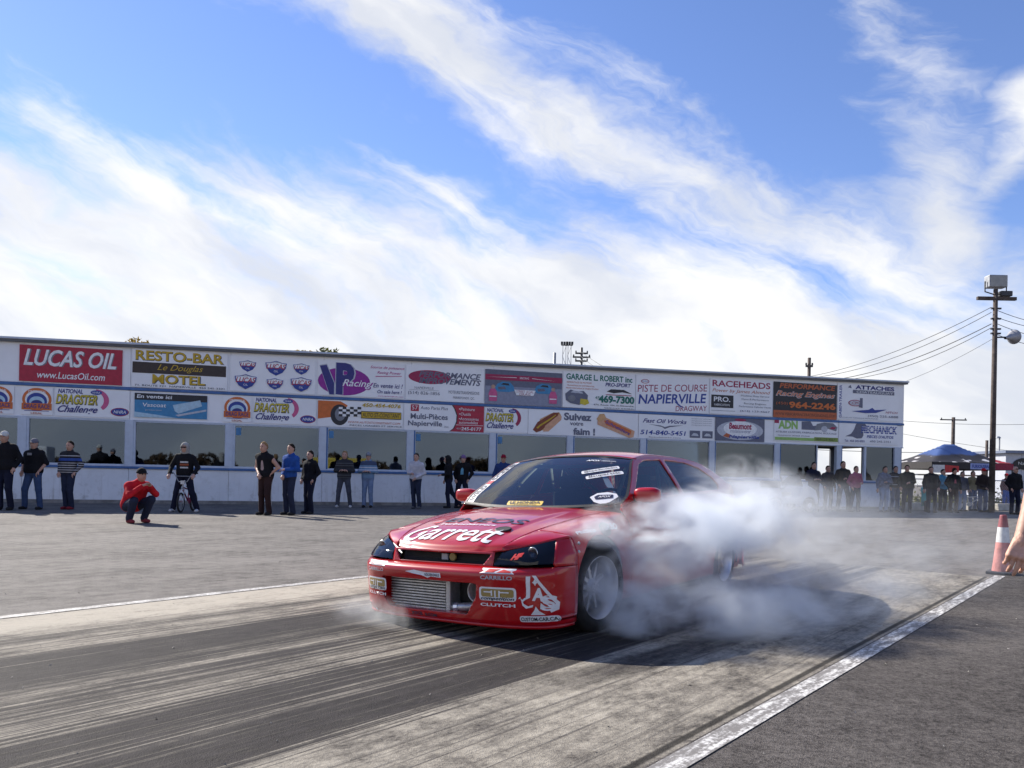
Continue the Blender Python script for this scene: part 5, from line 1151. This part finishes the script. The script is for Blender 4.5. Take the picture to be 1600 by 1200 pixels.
for sg in (1, -1):
    g_ = SDF((sg * .12 - .1, -.25, 0), (sg * .12 + .1, .12, .15), .016); g_.cap((sg * .12, .03, .046), (sg * .125, -.15, .038), .045, .04, .02); g_.clip((0, 0, 1), .004); g_.build('shoe', cloth('shoe_brown', (.08, .05, .03)), arm_root)
g_ = SDF((-.16, -.18, 1.5), (.16, .16, 1.82), .016); g_.ell((0, -.008, 1.667), (.082, .098, .118), .01, .008); g_.F = np.maximum(g_.F, -((g_.P - np.array((0, -.02, 1.655))) @ np.array((0, .75, .66)) - .012)); g_.build('hair', cloth('hair_dark', (.02, .014, .01)), arm_root)
# ------------------------------------------------------------------ street furniture, vehicles and far things
steel = mat('galvanised_steel', (.30, .31, .33), .5, .5, var=.2); wood = mat('weathered_pole', (.085, .065, .055), .85, var=.35, vscale=5, bump=.3); dkst = mat('dark_steel', (.05, .05, .055), .5, .4)
cone_r = mat('cone_orange', (.52, .20, .18), .75, var=.3, vscale=9); cone_w = mat('cone_collar', (.66, .66, .64), .6, var=.15, vscale=12); cone_b = mat('cone_base', (.04, .045, .055), .8)
# traffic cone
cp = ground_at(1566, 897); cn = thing('traffic_cone', 'faded red traffic cone with white collar at the end of the white line', 'cone', cp, R_(50)); cn.scale = (.76, .76, 1.0)
MB().lathe([(.145, .035), (.128, .14), (.100, .34), (.094, .38)], 28).build('cone_body', cone_r, cn, smooth=True); MB().lathe([(.0948, .38), (.078, .53), (.074, .56)], 28).build('collar', cone_w, cn, smooth=True)
MB().lathe([(.0735, .56), (.050, .69), (.046, .705), (.036, .708), (.034, .62)], 28).build('cone_tip', mat('cone_dark_red', (.25, .05, .06), .6), cn, smooth=True); MB().box(-.20, .20, -.20, .20, .0, .036).build('base', cone_b, cn, bevel=.012)
# BMX bicycles
def bmx(label, pos, rz, col):
    r = thing('bicycle', label, 'bicycle', pos, rz, 'small bicycles'); fm_ = mat('bike_' + col, dict(red=(.30, .02, .07), white=(.5, .5, .52))[col], .4, .2)
    for y in (-.46, .46):
        M = Matrix.Translation((0, y, .25)) @ Matrix.Rotation(R_(90), 4, 'Y'); w_ = MB().lathe([(.205, -.012), (.212, 0), (.205, .012), (.198, 0)], 28, M, True)
        w_ = w_.build('wheel', steel, r, smooth=True); MB().lathe([(.225 + .026 * math.cos(a * math.pi / 4), .026 * math.sin(a * math.pi / 4)) for a in range(8)], 28, M, True).build('tyre', rubber, w_, smooth=True)
        for k in range(10):
            a = k * math.pi / 5; MB().tube([M @ Vector((.02 * math.cos(a), .02 * math.sin(a), .01)), M @ Vector((.2 * math.cos(a), .2 * math.sin(a), 0))], .003, 4).build('spoke', steel, w_)
    f_ = MB(); f_.tube([(0, -.32, .62), (0, .12, .56)], .018); f_.tube([(0, -.32, .56), (0, .04, .28)], .019); f_.tube([(0, .12, .62), (0, .04, .28)], .016); f_.tube([(.05, .46, .25), (0, .12, .54)], .009); f_.tube([(-.05, .46, .25), (0, .12, .54)], .009); f_.tube([(.05, .46, .25), (0, .04, .28), (-.05, .46, .25)], .009); f_.build('frame', fm_, r)
    MB().tube([(.055, -.46, .25), (.055, -.38, .56), (0, -.33, .60), (-.055, -.38, .56), (-.055, -.46, .25)], .013).build('fork', steel, r)
    hb_ = MB().tube([(-.34, -.30, .98), (-.22, -.32, .97), (-.10, -.34, .76), (.10, -.34, .76), (.22, -.32, .97), (.34, -.30, .98)], .012); hb_.tube([(-.19, -.325, .90), (.19, -.325, .90)], .010); hb_.tube([(0, -.33, .60), (0, -.34, .77)], .018); hb_.build('handlebar', steel, r)
    MB().box(-.05, .05, -.37, -.31, .70, .79).build('stem', cone_w, r, bevel=.01)
    for sg in (1, -1): MB().tube([(sg * .24, -.315, .972), (sg * .35, -.30, .98)], .018).build('grip', black_p, r)
    MB().box(-.06, .06, .05, .28, .62, .66).build('saddle', black_p, r, bevel=.02); MB().lathe([(0, .03), (.08, .03), (.085, .04)], 18, Matrix.Translation((0, .04, .28)) @ Matrix.Rotation(R_(90), 4, 'Y')).build('crank', fm_, r)
    for sg in (1, -1): MB().box(sg * .12 - .05, sg * .12 + .05, -.01 + sg * .1, .08 + sg * .1, .26, .28).build('pedal', fm_, r)
bmx('small red bicycle with chrome handlebar, ridden by the hooded boy', br_pos + Vector((0, .12, 0)), .08, 'red')
bmx('small pale bicycle by the man in red cap and leather jacket', ground_at(1516, 799), 1.1, 'white')
# golf cart behind the smoke
cw = mat('cart_white', (.60, .61, .62), .35, var=.05, coat=.4)
gc = thing('golf_cart', 'white open utility cart parked in the smoke before the building', 'cart', ground_at(1222, 799), BA + .05)
prof = [(-1.05, .30), (-1.08, .62), (-.95, .80), (-.55, .84), (-.42, .55), (.10, .50), (.25, .55), (.42, .90), (.62, .96), (.98, .78), (1.08, .50), (1.08, .28)]
def arch(cx, r=.29): return [(cx + r * math.cos(a), .24 + r * math.sin(a)) for a in lin(.15, math.pi - .15, 9)]
out = prof + [(x, z) for x, z in arch(.72)] + [(x, z) for x, z in arch(-.70)]
Mx = Matrix.Rotation(R_(90), 4, 'X')
bdy = MB(); bdy.prism(out[::-1], -.56, .56, Mx); bdy.build('body', cw, gc, bevel=.03)
for x in (.72, -.70):
    for y in (.5, -.5):
        wl = MB().lathe([(.0, .07), (.10, .07), (.11, .05), (.115, -.05)], 18, Matrix.Translation((x, y, .23)) @ Matrix.Rotation(R_(90), 4, 'X')).build('wheel', cone_w, gc, smooth=True)
        MB().lathe([(.11, .08), (.20, .085), (.23, .05), (.23, -.05), (.20, -.085), (.11, -.08)], 24, Matrix.Translation((x, y, .23)) @ Matrix.Rotation(R_(90), 4, 'X')).build('tyre', rubber, wl, smooth=True)
st_ = MB().box(-.50, .0, -.52, .52, .56, .70).build('seat', black_p, gc, bevel=.04); MB().box(-.58, -.48, -.52, .52, .70, 1.08).build('backrest', black_p, gc, bevel=.04)
MB().add([(.42, -.50, .92), (.42, .50, .92), (.30, .50, 1.28), (.30, -.50, 1.28)], [(0, 1, 2, 3)]).build('windscreen', side_g, gc); MB().tube([(.42, -.52, .9), (.29, -.52, 1.3), (.29, .52, 1.3), (.42, .52, .9)], .018).build('windscreen_frame', black_p, gc)
MB().lathe([(.15 + .012 * math.cos(a * math.pi / 3), .012 * math.sin(a * math.pi / 3)) for a in range(6)], 20, Matrix.Translation((.22, .24, .92)) @ Matrix.Rotation(R_(-60), 4, 'Y'), True).build('steering_wheel', black_p, gc)
# scooter
sc = thing('scooter', 'turquoise motor scooter parked by the building corner', 'scooter', ground_at(1446, 799), -.5); tq = mat('scooter_turquoise', (.05, .50, .52), .3, coat=.6)
for y in (-.55, .55):
    wl = MB().lathe([(.0, .05), (.12, .05), (.13, -.05), (0, -.05)], 16, Matrix.Translation((0, y, .22)) @ Matrix.Rotation(R_(90), 4, 'Y')).build('wheel', steel, sc); MB().lathe([(.17 + .05 * math.cos(a * math.pi / 4), .05 * math.sin(a * math.pi / 4)) for a in range(8)], 22, Matrix.Translation((0, y, .22)) @ Matrix.Rotation(R_(90), 4, 'Y'), True).build('tyre', rubber, wl, smooth=True)
MB().prism([(-.52, .40), (-.60, .86), (-.48, .92), (-.34, .60), (-.22, .34), (.20, .32), (.26, .52), (.66, .62), (.74, .72), (.70, .46), (.48, .34), (.2, .2), (-.30, .2), (-.46, .34)], -.15, .15, Matrix.Rotation(R_(90), 4, 'Z') @ Matrix.Rotation(R_(90), 4, 'X')).build('body', tq, sc, bevel=.03)
MB().box(-.13, .13, .15, .72, .70, .80).build('saddle', black_p, sc, bevel=.04); MB().tube([(-.32, -.42, .98), (0, -.50, 1.0), (.32, -.42, .98)], .015).build('handlebar', steel, sc); MB().box(-.17, .17, -.62, -.48, .72, .96).build('front_cowl', tq, sc, bevel=.05); MB().lathe([(0, .03), (.06, .02), (.07, -.03)], 16, Matrix.Translation((0, -.63, .86)) @ Matrix.Rotation(R_(90), 4, 'X')).build('headlight', cone_w, sc)
for sg in (1, -1): MB().tube([(sg * .26, -.44, .99), (sg * .34, -.50, 1.14)], .006, 6).build('mirror_stalk', steel, sc)
# canopy tent
tn = thing('canopy_tent', 'pop-up canopy tent with blue peak, black skirt and red trim beyond the fence', 'tent', Vector((at(1482, 745, 36).x, 36, 0)), .12); tn.scale = (.70, .80, .80)
tm = bpy.data.materials.new('tent_cloth'); tm.use_nodes = True; t = tm.node_tree; b = t.nodes['Principled BSDF']; b.inputs['Roughness'].default_value = .7
tc = t.nodes.new('ShaderNodeTexCoord'); x, y, z = sep(t, tc.outputs['Object']); nz = noise(t, tc.outputs['Object'], .9, 3, .5)
c_ = mixc(t, (z + (nz - .5) * .5).ss(3.02, 3.16), (.03, .026, .028), (.035, .08, .24)); c_ = mixc(t, (noise(t, tc.outputs['Object'], 1.6, 2, .4).ss(.60, .63)) * (1.0 - z.ss(2.9, 3.0)), c_, (.62, .60, .60)); c_ = mixc(t, x.ss(1.75, 1.95), c_, (.40, .03, .04)); t.links.new(c_, b.inputs['Base Color'])
def tent(u, v):      # hip roof with a short ridge, sagging
    rx = .45; k = max(0.0, (abs(u) * 2.9 - rx) / (2.9 - rx), abs(v)); sag = .05 * math.sin(u * 9) * math.sin(v * 7)
    return (u * 2.9, v * 2.0, 2.62 + 1.12 * max(0.0, 1 - k) ** 1.3 + sag * k * (1 - k) * 2)
MB().grid(tent, lin(-1, 1, 33), lin(-1, 1, 25)).build('roof_cloth', tm, tn, smooth=True)
vm = mat('tent_valance', (.025, .022, .024), .7, var=.2)
for (a, b_) in (((-2.9, -2.0), (2.9, -2.0)), ((2.9, -2.0), (2.9, 2.0)), ((2.9, 2.0), (-2.9, 2.0)), ((-2.9, 2.0), (-2.9, -2.0))):
    MB().add([(a[0], a[1], 2.62), (b_[0], b_[1], 2.62), (b_[0], b_[1], 2.22), (a[0], a[1], 2.22)], [(0, 1, 2, 3)]).build('valance', vm, tn)
MB().add([(-.2, -2.01, 2.24), (1.45, -2.01, 2.24), (1.45, -2.01, 2.58), (-.2, -2.01, 2.58)], [(0, 1, 2, 3)]).build('valance_panel', mat('tent_pale_blue', (.30, .36, .62), .7), tn); MB().add([(1.46, -2.01, 2.24), (2.88, -2.01, 2.24), (2.88, -2.01, 2.58), (1.46, -2.01, 2.58)], [(0, 1, 2, 3)]).build('valance_panel', mat('tent_crimson', (.28, .02, .05), .7), tn); MB().add([(-2.85, -2.01, 2.0), (-2.0, -2.01, 2.0), (-2.0, -2.01, 2.45), (-2.85, -2.01, 2.45)], [(0, 1, 2, 3)]).build('valance_panel', mat('tent_white', (.65, .64, .64), .7), tn); MB().add([(-1.99, -2.012, 2.0), (-1.0, -2.012, 2.05), (-1.0, -2.012, 2.40), (-1.99, -2.012, 2.45)], [(0, 1, 2, 3)]).build('valance_panel', mat('tent_red', (.50, .04, .04), .7), tn)
tl_ = lettering(tn, 'FURIOUSBALL', .62, -2.02, .20, ink['blue'], 1.4, 2.41, 0, .03); tl_.rotation_euler = (R_(90), 0, 0); tl_.location = (.62, -2.02, 2.41)
for sx in (-1, 1):
    for sy in (-1, 1): MB().box(sx * 2.85 - .03, sx * 2.85 + .03, sy * 1.95 - .03, sy * 1.95 + .03, 0, 2.62).build('tent_leg', dkst, tn)
MB().box(-2.5, 2.5, -.35, .35, 1.86, 1.94).build('trestle_table', mat('table_white', (.6, .6, .58), .6), tn)
# main light pole
lp_base = ground_at(1549, 801); Yp = lp_base.y
lp = thing('light_pole', 'tall dark wooden pole with floodlight on top and horn loudspeaker', 'pole', lp_base); zt = at(1556, 452, Yp).z
MB().tube([(0, 0, -.3), (0, 0, zt)], [.115, .08], 14).build('pole', wood, lp, smooth=True)
sc_ = Yp / FPX
def lpz(v): return at(1555, v, Yp).z
MB().box(-.72, .80, -.06, .06, lpz(469), lpz(464)).build('crossarm', wood, lp)
fl = MB(); fl.box(-.36, .36, -.18, .18, lpz(450), lpz(431)); fo = fl.build('floodlight', steel, lp, bevel=.03); MB().tube([(-.42, 0, lpz(440)), (-.42, 0, lpz(456)), (0, 0, lpz(461)), (.42, 0, lpz(456)), (.42, 0, lpz(440))], .025, 6).build('yoke', dkst, fo)
MB().add([(-.32, -.185, lpz(449)), (.32, -.185, lpz(449)), (.32, -.185, lpz(432.5)), (-.32, -.185, lpz(432.5))], [(0, 1, 2, 3)]).build('lamp_glass', mat('lamp_face', (.30, .30, .28), .3), fo)
MB().box(.15, .60, -.12, .12, lpz(463), lpz(455)).build('lamp_box', dkst, lp, bevel=.02)
for v in (482, 498, 514, 521): MB().box(-.16, .22, -.04, .04, lpz(v) - .03, lpz(v) + .03).build('insulator_bracket', dkst, lp)
hM = Matrix.Translation((.62, -.1, lpz(527))) @ Matrix.Rotation(R_(25), 4, 'Z') @ Matrix.Rotation(R_(80), 4, 'Y')
ho_ = MB().lathe([(.05, -.45), (.07, -.30), (.12, -.15), (.20, .0), (.27, .10), (.285, .11), (.26, .08), (.10, -.1), (0, -.12)], 26, hM).build('horn_speaker', mat('horn_grey', (.32, .32, .34), .5, .3), lp, smooth=True); MB().tube([(.05, 0, lpz(527)), (.40, -.04, lpz(527))], .03, 8).build('horn_arm', dkst, ho_)
# other poles
def pole(label, u, vt, Y, r, m=wood, arms=()):
    base = at(u, 745, Y); p = thing('utility_pole', label, 'pole', (base.x, Y, 0), 0, 'utility poles'); top = at(u, vt, Y).z
    MB().tube([(0, 0, -.3), (0, 0, top)], [r * 1.2, r], 10).build('pole', m, p, smooth=True)
    for v, hw in arms:
        z = at(u, v, Y).z; MB().box(-hw, hw, -.06, .06, z - .06, z + .06).build('crossarm', dkst, p)
        for x in (-hw * .9, hw * .9): MB().lathe([(0, .16), (.05, .14), (.06, .02), (.03, 0)], 8, Matrix.Translation((x, 0, z + .06))).build('insulator', dkst, p)
    return p
pole('thin pole with a small bracket above the orange lettered banner', 1261, 559, 48, .10, wood, ((572, .22),))
pole('pole with several crossarms behind the roof beside the lattice masts', 905, 543, 60, .10, dkst, ((552, .5), (558, .7), (564, .5)))
pole('pale bare pole left of the lattice masts', 863, 551, 60, .11, steel)
pole('far grey pole with one crossarm behind the canopy peak', 1488, 652, 80, .17, wood, ((656, 1.4),))
pole('short bare pole just left of the tall light pole', 1541, 688, 45, .08, wood)
for i, (u, lbl) in enumerate(((878, 'left lattice floodlight mast behind the roof'), (886, 'right lattice floodlight mast behind the roof'))):
    Y = 70; b_ = at(u, 745, Y); m_ = thing('lattice_mast', lbl, 'mast', (b_.x, Y, 0), 0, 'lattice masts'); zt_ = at(u, 540, Y).z; tr_ = MB()
    for sx in (-.14, .14): tr_.tube([(sx * 1.6, 0, 0), (sx, 0, zt_)], .03, 5)
    for k in range(14): z0 = zt_ * k / 14; tr_.tube([((-1) ** k * .18, 0, z0), (-(-1) ** k * .18, 0, z0 + zt_ / 14)], .02, 4)
    tr_.build('mast', steel, m_); lr = MB().box(-.30, .30, -.05, .05, zt_, zt_ + .08).build('lamp_bar', dkst, m_)
    for sx in (-.24, .0, .24): MB().box(sx - .10, sx + .10, -.14, .10, zt_ + .10, zt_ + .36).build('floodlight', dkst, m_, bevel=.02)
# overhead wires
wirem = mat('wire_black', (.03, .03, .032), .6)
def wire(label, a, b, sag, r=.013):
    pts = []
    for k in range(17):
        q = k / 16; p = Vector(a) + (Vector(b) - Vector(a)) * q; p.z -= 4 * sag * q * (1 - q); pts.append(p)
    o = MB().tube(pts, r, 5).build('overhead_wire', wirem); return tag(o, label, 'wire', 'overhead wires')
Pt = lambda u, v, Y: at(u, v, Y)
wire('highest overhead wire from the light pole down to the roof', Pt(1549, 480, Yp), Pt(1266, 588, 40), .35); wire('second overhead wire from the light pole down to the roof', Pt(1549, 488, Yp), Pt(1270, 590, 40), .45)
wire('third overhead wire from the light pole to the roof', Pt(1549, 506, Yp), Pt(1312, 592, 38), .3, .017); wire('lowest overhead wire from the light pole to the roof', Pt(1549, 512, Yp), Pt(1314, 594, 38), .4, .013)
wire('thin guy wire from the light pole to the building end', Pt(1550, 530, Yp), Pt(1412, 597, 34), .1, .008)
for i, (v0, v1, nm) in enumerate(((482, 487, 'top'), (493, 492, 'second'), (503, 511, 'third'), (520, 522, 'bottom'))): wire('%s overhead wire leaving the light pole to the right' % nm, Pt(1558, v0 + 3, Yp), Pt(1720, v1 + 18, Yp + 6), .35, .012)
wire('far power line crossing behind the canopy at pole-top height', Pt(1380, 655, 82), Pt(1640, 662, 82), .3, .02); wire('far power line sloping just above the canopy', Pt(1380, 672, 90), Pt(1640, 712, 80), .2, .02); wire('far power line level with the canopy peak', Pt(1260, 702, 70), Pt(1640, 706, 70), .2, .025)
for i, (dv, nm) in enumerate(((0, 'upper'), (7, 'middle'), (12, 'lower'))): wire('%s wire falling from the crossarm pole to the roof' % nm, Pt(907, 549 + dv, 60), Pt(955 - i * 15, 580, 34), .05, .014)
# chain-link fence to the right of the building
fz = thing('chain_link_fence', 'chain-link fence with steel rails right of the building', 'fence', bw(SR + .3, -.2, 0), BA - .10); FLn = 12.0
for k in range(7): MB().tube([(k * 2, 0, 0), (k * 2, 0, 1.30)], .03, 8).build('fence_post', steel, fz)
for z in (1.28, .12): MB().tube([(0, 0, z), (FLn, 0, z)], .022, 8).build('fence_rail', steel, fz)
fm_ = MB()
for k in range(int(FLn / .11) + 11):
    for sg in (1, -1):
        x0 = k * .11 - 1.14 if sg > 0 else k * .11; x1 = x0 + sg * 1.14; a = [x0, .13]; b_ = [x1, 1.27]
        if min(x0, x1) < 0 or max(x0, x1) > FLn: continue
        fm_.tube([(a[0], 0, a[1]), (b_[0], 0, b_[1])], .0035, 3, False)
mo = fm_.build('wire_mesh', steel, fz); mo['kind'] = 'stuff'
MB().box(8.35, 8.85, -.06, -.03, .88, 1.16).build('notice_board', cone_w, fz)
for k in range(6):
    o = thing('concrete_block', ['concrete kerb block beside the scooter', 'concrete kerb block behind the person in turquoise', 'concrete kerb block below the khaki waistcoat', 'concrete kerb block at the foot of the light pole', 'concrete kerb block left of the bald man', 'concrete kerb block at the right edge'][k], 'block', bw(SR + .55 + k * 1.55, .35, 0) , BA - .08, 'kerb blocks along the fence')
    MB().prism([(-.22, 0), (.22, 0), (.16, .30), (-.16, .30)], -.62, .62, Matrix.Rotation(R_(90), 4, 'Z') @ Matrix.Rotation(R_(90), 4, 'X')).build('block_body', mat('pale_concrete', (.40, .38, .34), .85, var=.2, vscale=4), o, bevel=.03); MB().tube([(-.4, 0, .28), (-.4, 0, .36), (-.2, 0, .36), (-.2, 0, .28)], .012, 6).build('lifting_loop', dkst, o)
# pale service building at the right
Yb = 46; sb = thing('service_building', 'pale grey flat-roofed building with a black oval sign at the right edge', 'building', (at(1571, 745, Yb).x, Yb, 0), .05); zr_ = at(1571, 705, Yb).z
sw = mat('pale_siding', (.46, .48, .54), .6, var=.05)
for k in range(8): MB().box(k * 1.0, k * 1.0 + .985, 0, .1, 0, zr_ - .12).build('siding_panel', sw, sb)
MB().box(0, 8, .1, 6, 0, zr_ - .14).build('wall', sw, sb); MB().box(-.2, 8.2, -.25, 6.2, zr_ - .12, zr_ + .05).build('roof', mat('roof_blue_grey', (.16, .19, .27), .5), sb)
so_ = MB().prism(ell(1.45, zr_ - .75, 1.0, .38), .01, .06, Matrix.Rotation(R_(90), 4, 'X')).build('oval_sign', black_p, sb); l_ = lettering(sb, 'Napierville', 1.45, 0, .25, cone_w, 1.4); l_.rotation_euler = (R_(90), 0, 0); l_.location = (1.45, -.07, zr_ - .75)
l2 = MB().tube([(.3, 1, zr_), (.3, 1, zr_ + .9)], .04, 6); l2.build('lamp_post', steel, sb); MB().lathe([(.0, .12), (.10, .1), (.18, .0)], 14, Matrix.Translation((.2, 1, zr_ + .85))).build('lamp_shade', steel, sb)
# trees: only their tops clear the roof
leafm = {k: leafmat('leaf_' + k, c) for k, c in dict(gold=(.30, .20, .03), green=(.12, .13, .03), brown=(.085, .055, .03))  .items()}
bark = mat('bark', (.08, .06, .045), .9, var=.3)
def tree(label, x, y, h, cw_, col, seed, name='tree', n=900, group='trees behind the roof', leaf=.16):
    rnd = random.Random(seed); r = thing(name, label, 'tree', (x, y, 0), rnd.random() * 6, group); tk = MB(); tk.tube([(0, 0, -.2), (.1, 0, h * .35), (0, .1, h * .7), (.05, .1, h * .95)], [.20, .15, .08, .02], 9)
    tips = []
    for k in range(9):
        a = k * 2.4; z0 = h * (.35 + .05 * k); L = cw_ * (1.0 - .06 * k); e = (math.cos(a) * L, math.sin(a) * L, z0 + h * .18); tk.tube([(0, 0, z0), (e[0] * .5, e[1] * .5, z0 + h * .12), e], [.07, .045, .015], 6); tips.append(e)
    tk.build('trunk', bark, r, smooth=True); cr_ = MB(); tips.append((.05, .1, h * .95))
    for k in range(n):
        c0 = rnd.choice(tips); q = rnd.random() ** .5 * cw_ * .52; th = rnd.random() * 6.28; ph = math.acos(2 * rnd.random() - 1)
        p = Vector((c0[0] + q * math.sin(ph) * math.cos(th), c0[1] + q * math.sin(ph) * math.sin(th), min(h, c0[2] + q * .8 * math.cos(ph))))
        a = Vector((rnd.gauss(0, 1), rnd.gauss(0, 1), rnd.gauss(0, 1))).normalized(); b_ = a.orthogonal().normalized(); s = leaf * (.6 + rnd.random())
        cr_.add([p - a * s, p + b_ * s * .6, p + a * s, p - b_ * s * .6], [(0, 1, 2, 3)])
    cr_.build('crown', leafm[col], r); return r
for i, (u, vt, col, lbl) in enumerate(((214, 530, 'gold', 'yellow tree top above the brown-striped banner'), (470, 549, 'gold', 'small yellowish tree top left of the blue initials banner'), (516, 545, 'green', 'green tree top above the purple ellipse banner'))):
    Y = 46; p = at(u, vt, Y); tree(lbl, p.x, Y, p.z + .02, 1.5, col, i + 1, n=1400, leaf=.13)
# what the windows mirror: a wood and trailers across the strip, behind the camera
rnd = random.Random(5); wd_ = MB(); wt_ = MB()
for k in range(9000):
    x = rnd.uniform(-75, 75); y = -70 + x * .28 + rnd.uniform(-4, 4); top = 2.2 + 1.2 * math.sin(x * .31) + .7 * math.sin(x * .83 + 1); p = Vector((x, y, rnd.random() ** .8 * top))
    a = Vector((rnd.gauss(0, 1), rnd.gauss(0, 1), rnd.gauss(0, 1))).normalized(); b_ = a.orthogonal().normalized(); s = .3 + .35 * rnd.random(); wd_.add([p - a * s, p + b_ * s * .6, p + a * s, p - b_ * s * .6], [(0, 1, 2, 3)])
wo_ = wd_.build('wood', leafm['brown']); wo_['kind'] = 'stuff'; wo_['label'] = 'brown autumn wood across the strip, mirrored in the windows'; wo_['category'] = 'wood'
for i, (x, y, lbl, c) in enumerate(((-16, -22, 'white box trailer across the strip, behind the camera', (.6, .6, .6)), (14, -30, 'yellow box trailer across the strip, behind the camera', (.55, .40, .05)), (-30, -26, 'red box trailer across the strip, behind the camera', (.35, .03, .04)))):
    r = thing('box_trailer', lbl, 'trailer', (x, y, 0), BA + R_(180) + .1 * i, 'trailers across the strip'); MB().box(-3, 3, -1.1, 1.1, .55, 2.7).build('box', mat('trailer_%d' % i, c, .4), r, bevel=.06); MB().tube([(3, 0, .6), (4.2, 0, .55)], .06, 6).build('drawbar', dkst, r); MB().box(-3.01, -2.99 + .0, -.9, .9, .65, 2.5).build('rear_door', cone_w, r)
    for sx in (-.45, .45):
        for sy in (-1, 1): MB().lathe([(0, .1), (.2, .1), (.33, .08), (.34, 0), (.33, -.08), (.2, -.1), (0, -.1)], 18, Matrix.Translation((sx, sy * 1.05, .34)) @ Matrix.Rotation(R_(90), 4, 'X')).build('wheel', rubber, r)
# low dark scrub behind the fence
rnd = random.Random(9); sh = MB()
for k in range(2600):
    q = rnd.random(); p = bw(SR + .6 + q * 12, -.9 - rnd.random() * 1.6, 0); p.z = abs(rnd.gauss(0, .35)); a = Vector((rnd.gauss(0, 1), rnd.gauss(0, 1), rnd.gauss(0, 1))).normalized(); b_ = a.orthogonal().normalized(); s = .06 + .08 * rnd.random(); sh.add([p - a * s, p + b_ * s * .5, p + a * s, p - b_ * s * .5], [(0, 1, 2, 3)])
so2 = sh.build('scrub', leafm['green']); so2['kind'] = 'stuff'; so2['label'] = 'low dark scrub growing behind the fence'; so2['category'] = 'scrub'
# litter and rubber crumbs on the lane
rnd = random.Random(3); gr = MB()
for k in range(900):
    a = rnd.uniform(-1.5, 9); wdd = rnd.choice((rnd.uniform(-9, 0), rnd.uniform(4.8, 9), rnd.uniform(0, 4.6))); p = lane(a, wdd, .004); s = rnd.uniform(.003, .009)
    q = [Vector((rnd.gauss(0, 1), rnd.gauss(0, 1), rnd.gauss(0, .7))).normalized() * s for _ in range(4)]; gr.add([p + v + Vector((0, 0, s * .6)) for v in q], [(0, 1, 2), (0, 2, 3), (0, 3, 1), (1, 3, 2)])
go = gr.build('grit', mat('grit_stone', (.30, .28, .25), .9, var=.5, vscale=3)); go['kind'] = 'stuff'; go['label'] = 'loose grit and rubber crumbs scattered on the asphalt'; go['category'] = 'grit'
# ------------------------------------------------------------------ tyre smoke
def smoke_material(name, blobs, nsc=2.4, col=(.93, .965, 1.0), detail=6, aniso=.30, gain=1.0, wind=True, cutz=0.0):
    m = bpy.data.materials.new(name); m.use_nodes = True; t = m.node_tree; t.nodes.clear()
    tc = t.nodes.new('ShaderNodeTexCoord'); ob = tc.outputs['Object']; x, y, z = sep(t, ob)
    w1 = noise(t, comb(t, x * .8, y * .8, z * 1.0), 1.1, 3, .5) - .5; w2 = noise(t, comb(t, x * .8 + 9.1, y * .8, z * 1.0 + 4.0), 1.1, 3, .5) - .5
    X_, Y_, Z_ = x + w1 * .8, y + w2 * .8, z + (w1 + w2) * .28
    tot = None
    for (c, r, d) in blobs:
        e = (((X_ - c[0]) / r[0]).pow(2.0) + ((Y_ - c[1]) / r[1]).pow(2.0) + ((Z_ - c[2]) / r[2]).pow(2.0))
        v = (1.0 - e).max(0.0); v = v * d
        tot = v if tot is None else tot + v
    n = noise(t, comb(t, X_ * 1.0, Y_ * 1.0, Z_ * 1.35), nsc, detail, .62, .5)
    dn = (tot * n.ss(.40, .62) * gain).max(0.0)
    pv = t.nodes.new('ShaderNodeVolumePrincipled'); pv.inputs['Color'].default_value = (*col, 1); pv.inputs['Anisotropy'].default_value = aniso
    t.links.new(dn.k, pv.inputs['Density'])
    o = t.nodes.new('ShaderNodeOutputMaterial'); t.links.new(pv.outputs[0], o.inputs['Volume'])
    return m
# world-space puffs: (centre, radii, density); a dense near cloud and a thin drifting one
NEAR = [((1.18, 5.60, .64), (.78, .52, .30), 12.0),      # white roll along fender and door
        ((.62, 5.16, .72), (.38, .24, .14), 9.0),        # curl over the fender
        ((1.75, 6.25, .72), (.72, .52, .32), 7.0),       # past the quarter window
        ((.80, 5.00, .26), (.48, .32, .34), 7.0),        # round the spinning tyre
        ((1.30, 5.25, .14), (1.05, .62, .30), 5.0),       # blue bank boiling off the tyre along the ground
        ((2.30, 6.00, .18), (1.05, .72, .32), 3.0),
        ((2.10, 6.70, .95), (.78, .58, .34), 1.8)]       # thin over the rear glass
FAR = [((2.95, 8.10, .60), (1.10, 1.10, .55), .95), ((3.70, 7.40, .26), (1.20, .9, .36), .6), ((4.60, 9.40, .55), (1.8, 1.5, .70), .18)]
LOW = [((-.98, 5.22, .07), (.46, .34, .10), 2.6)]
for nm, bl, lo, hi, sc_, lbl in (('tyre_smoke', NEAR, (.05, 4.45, .012), (3.45, 7.6, 1.42), 3.1, 'white and blue tyre smoke billowing round the near front wheel and door of the car'),
                            ('tyre_smoke', FAR, (1.5, 6.3, .012), (6.9, 11.0, 1.36), 2.0, 'thin drifting smoke behind the tail of the car'),
                            ('tyre_smoke', LOW, (-1.55, 4.75, .012), (-.40, 5.65, .22), 4.0, 'low blue wisp of smoke under the far front corner of the car')):
    so_ = MB().box(lo[0], hi[0], lo[1], hi[1], lo[2], hi[2]).build(nm, smoke_material(nm, bl, nsc=sc_))
    so_['kind'] = 'stuff'; so_['label'] = lbl; so_['category'] = 'smoke'
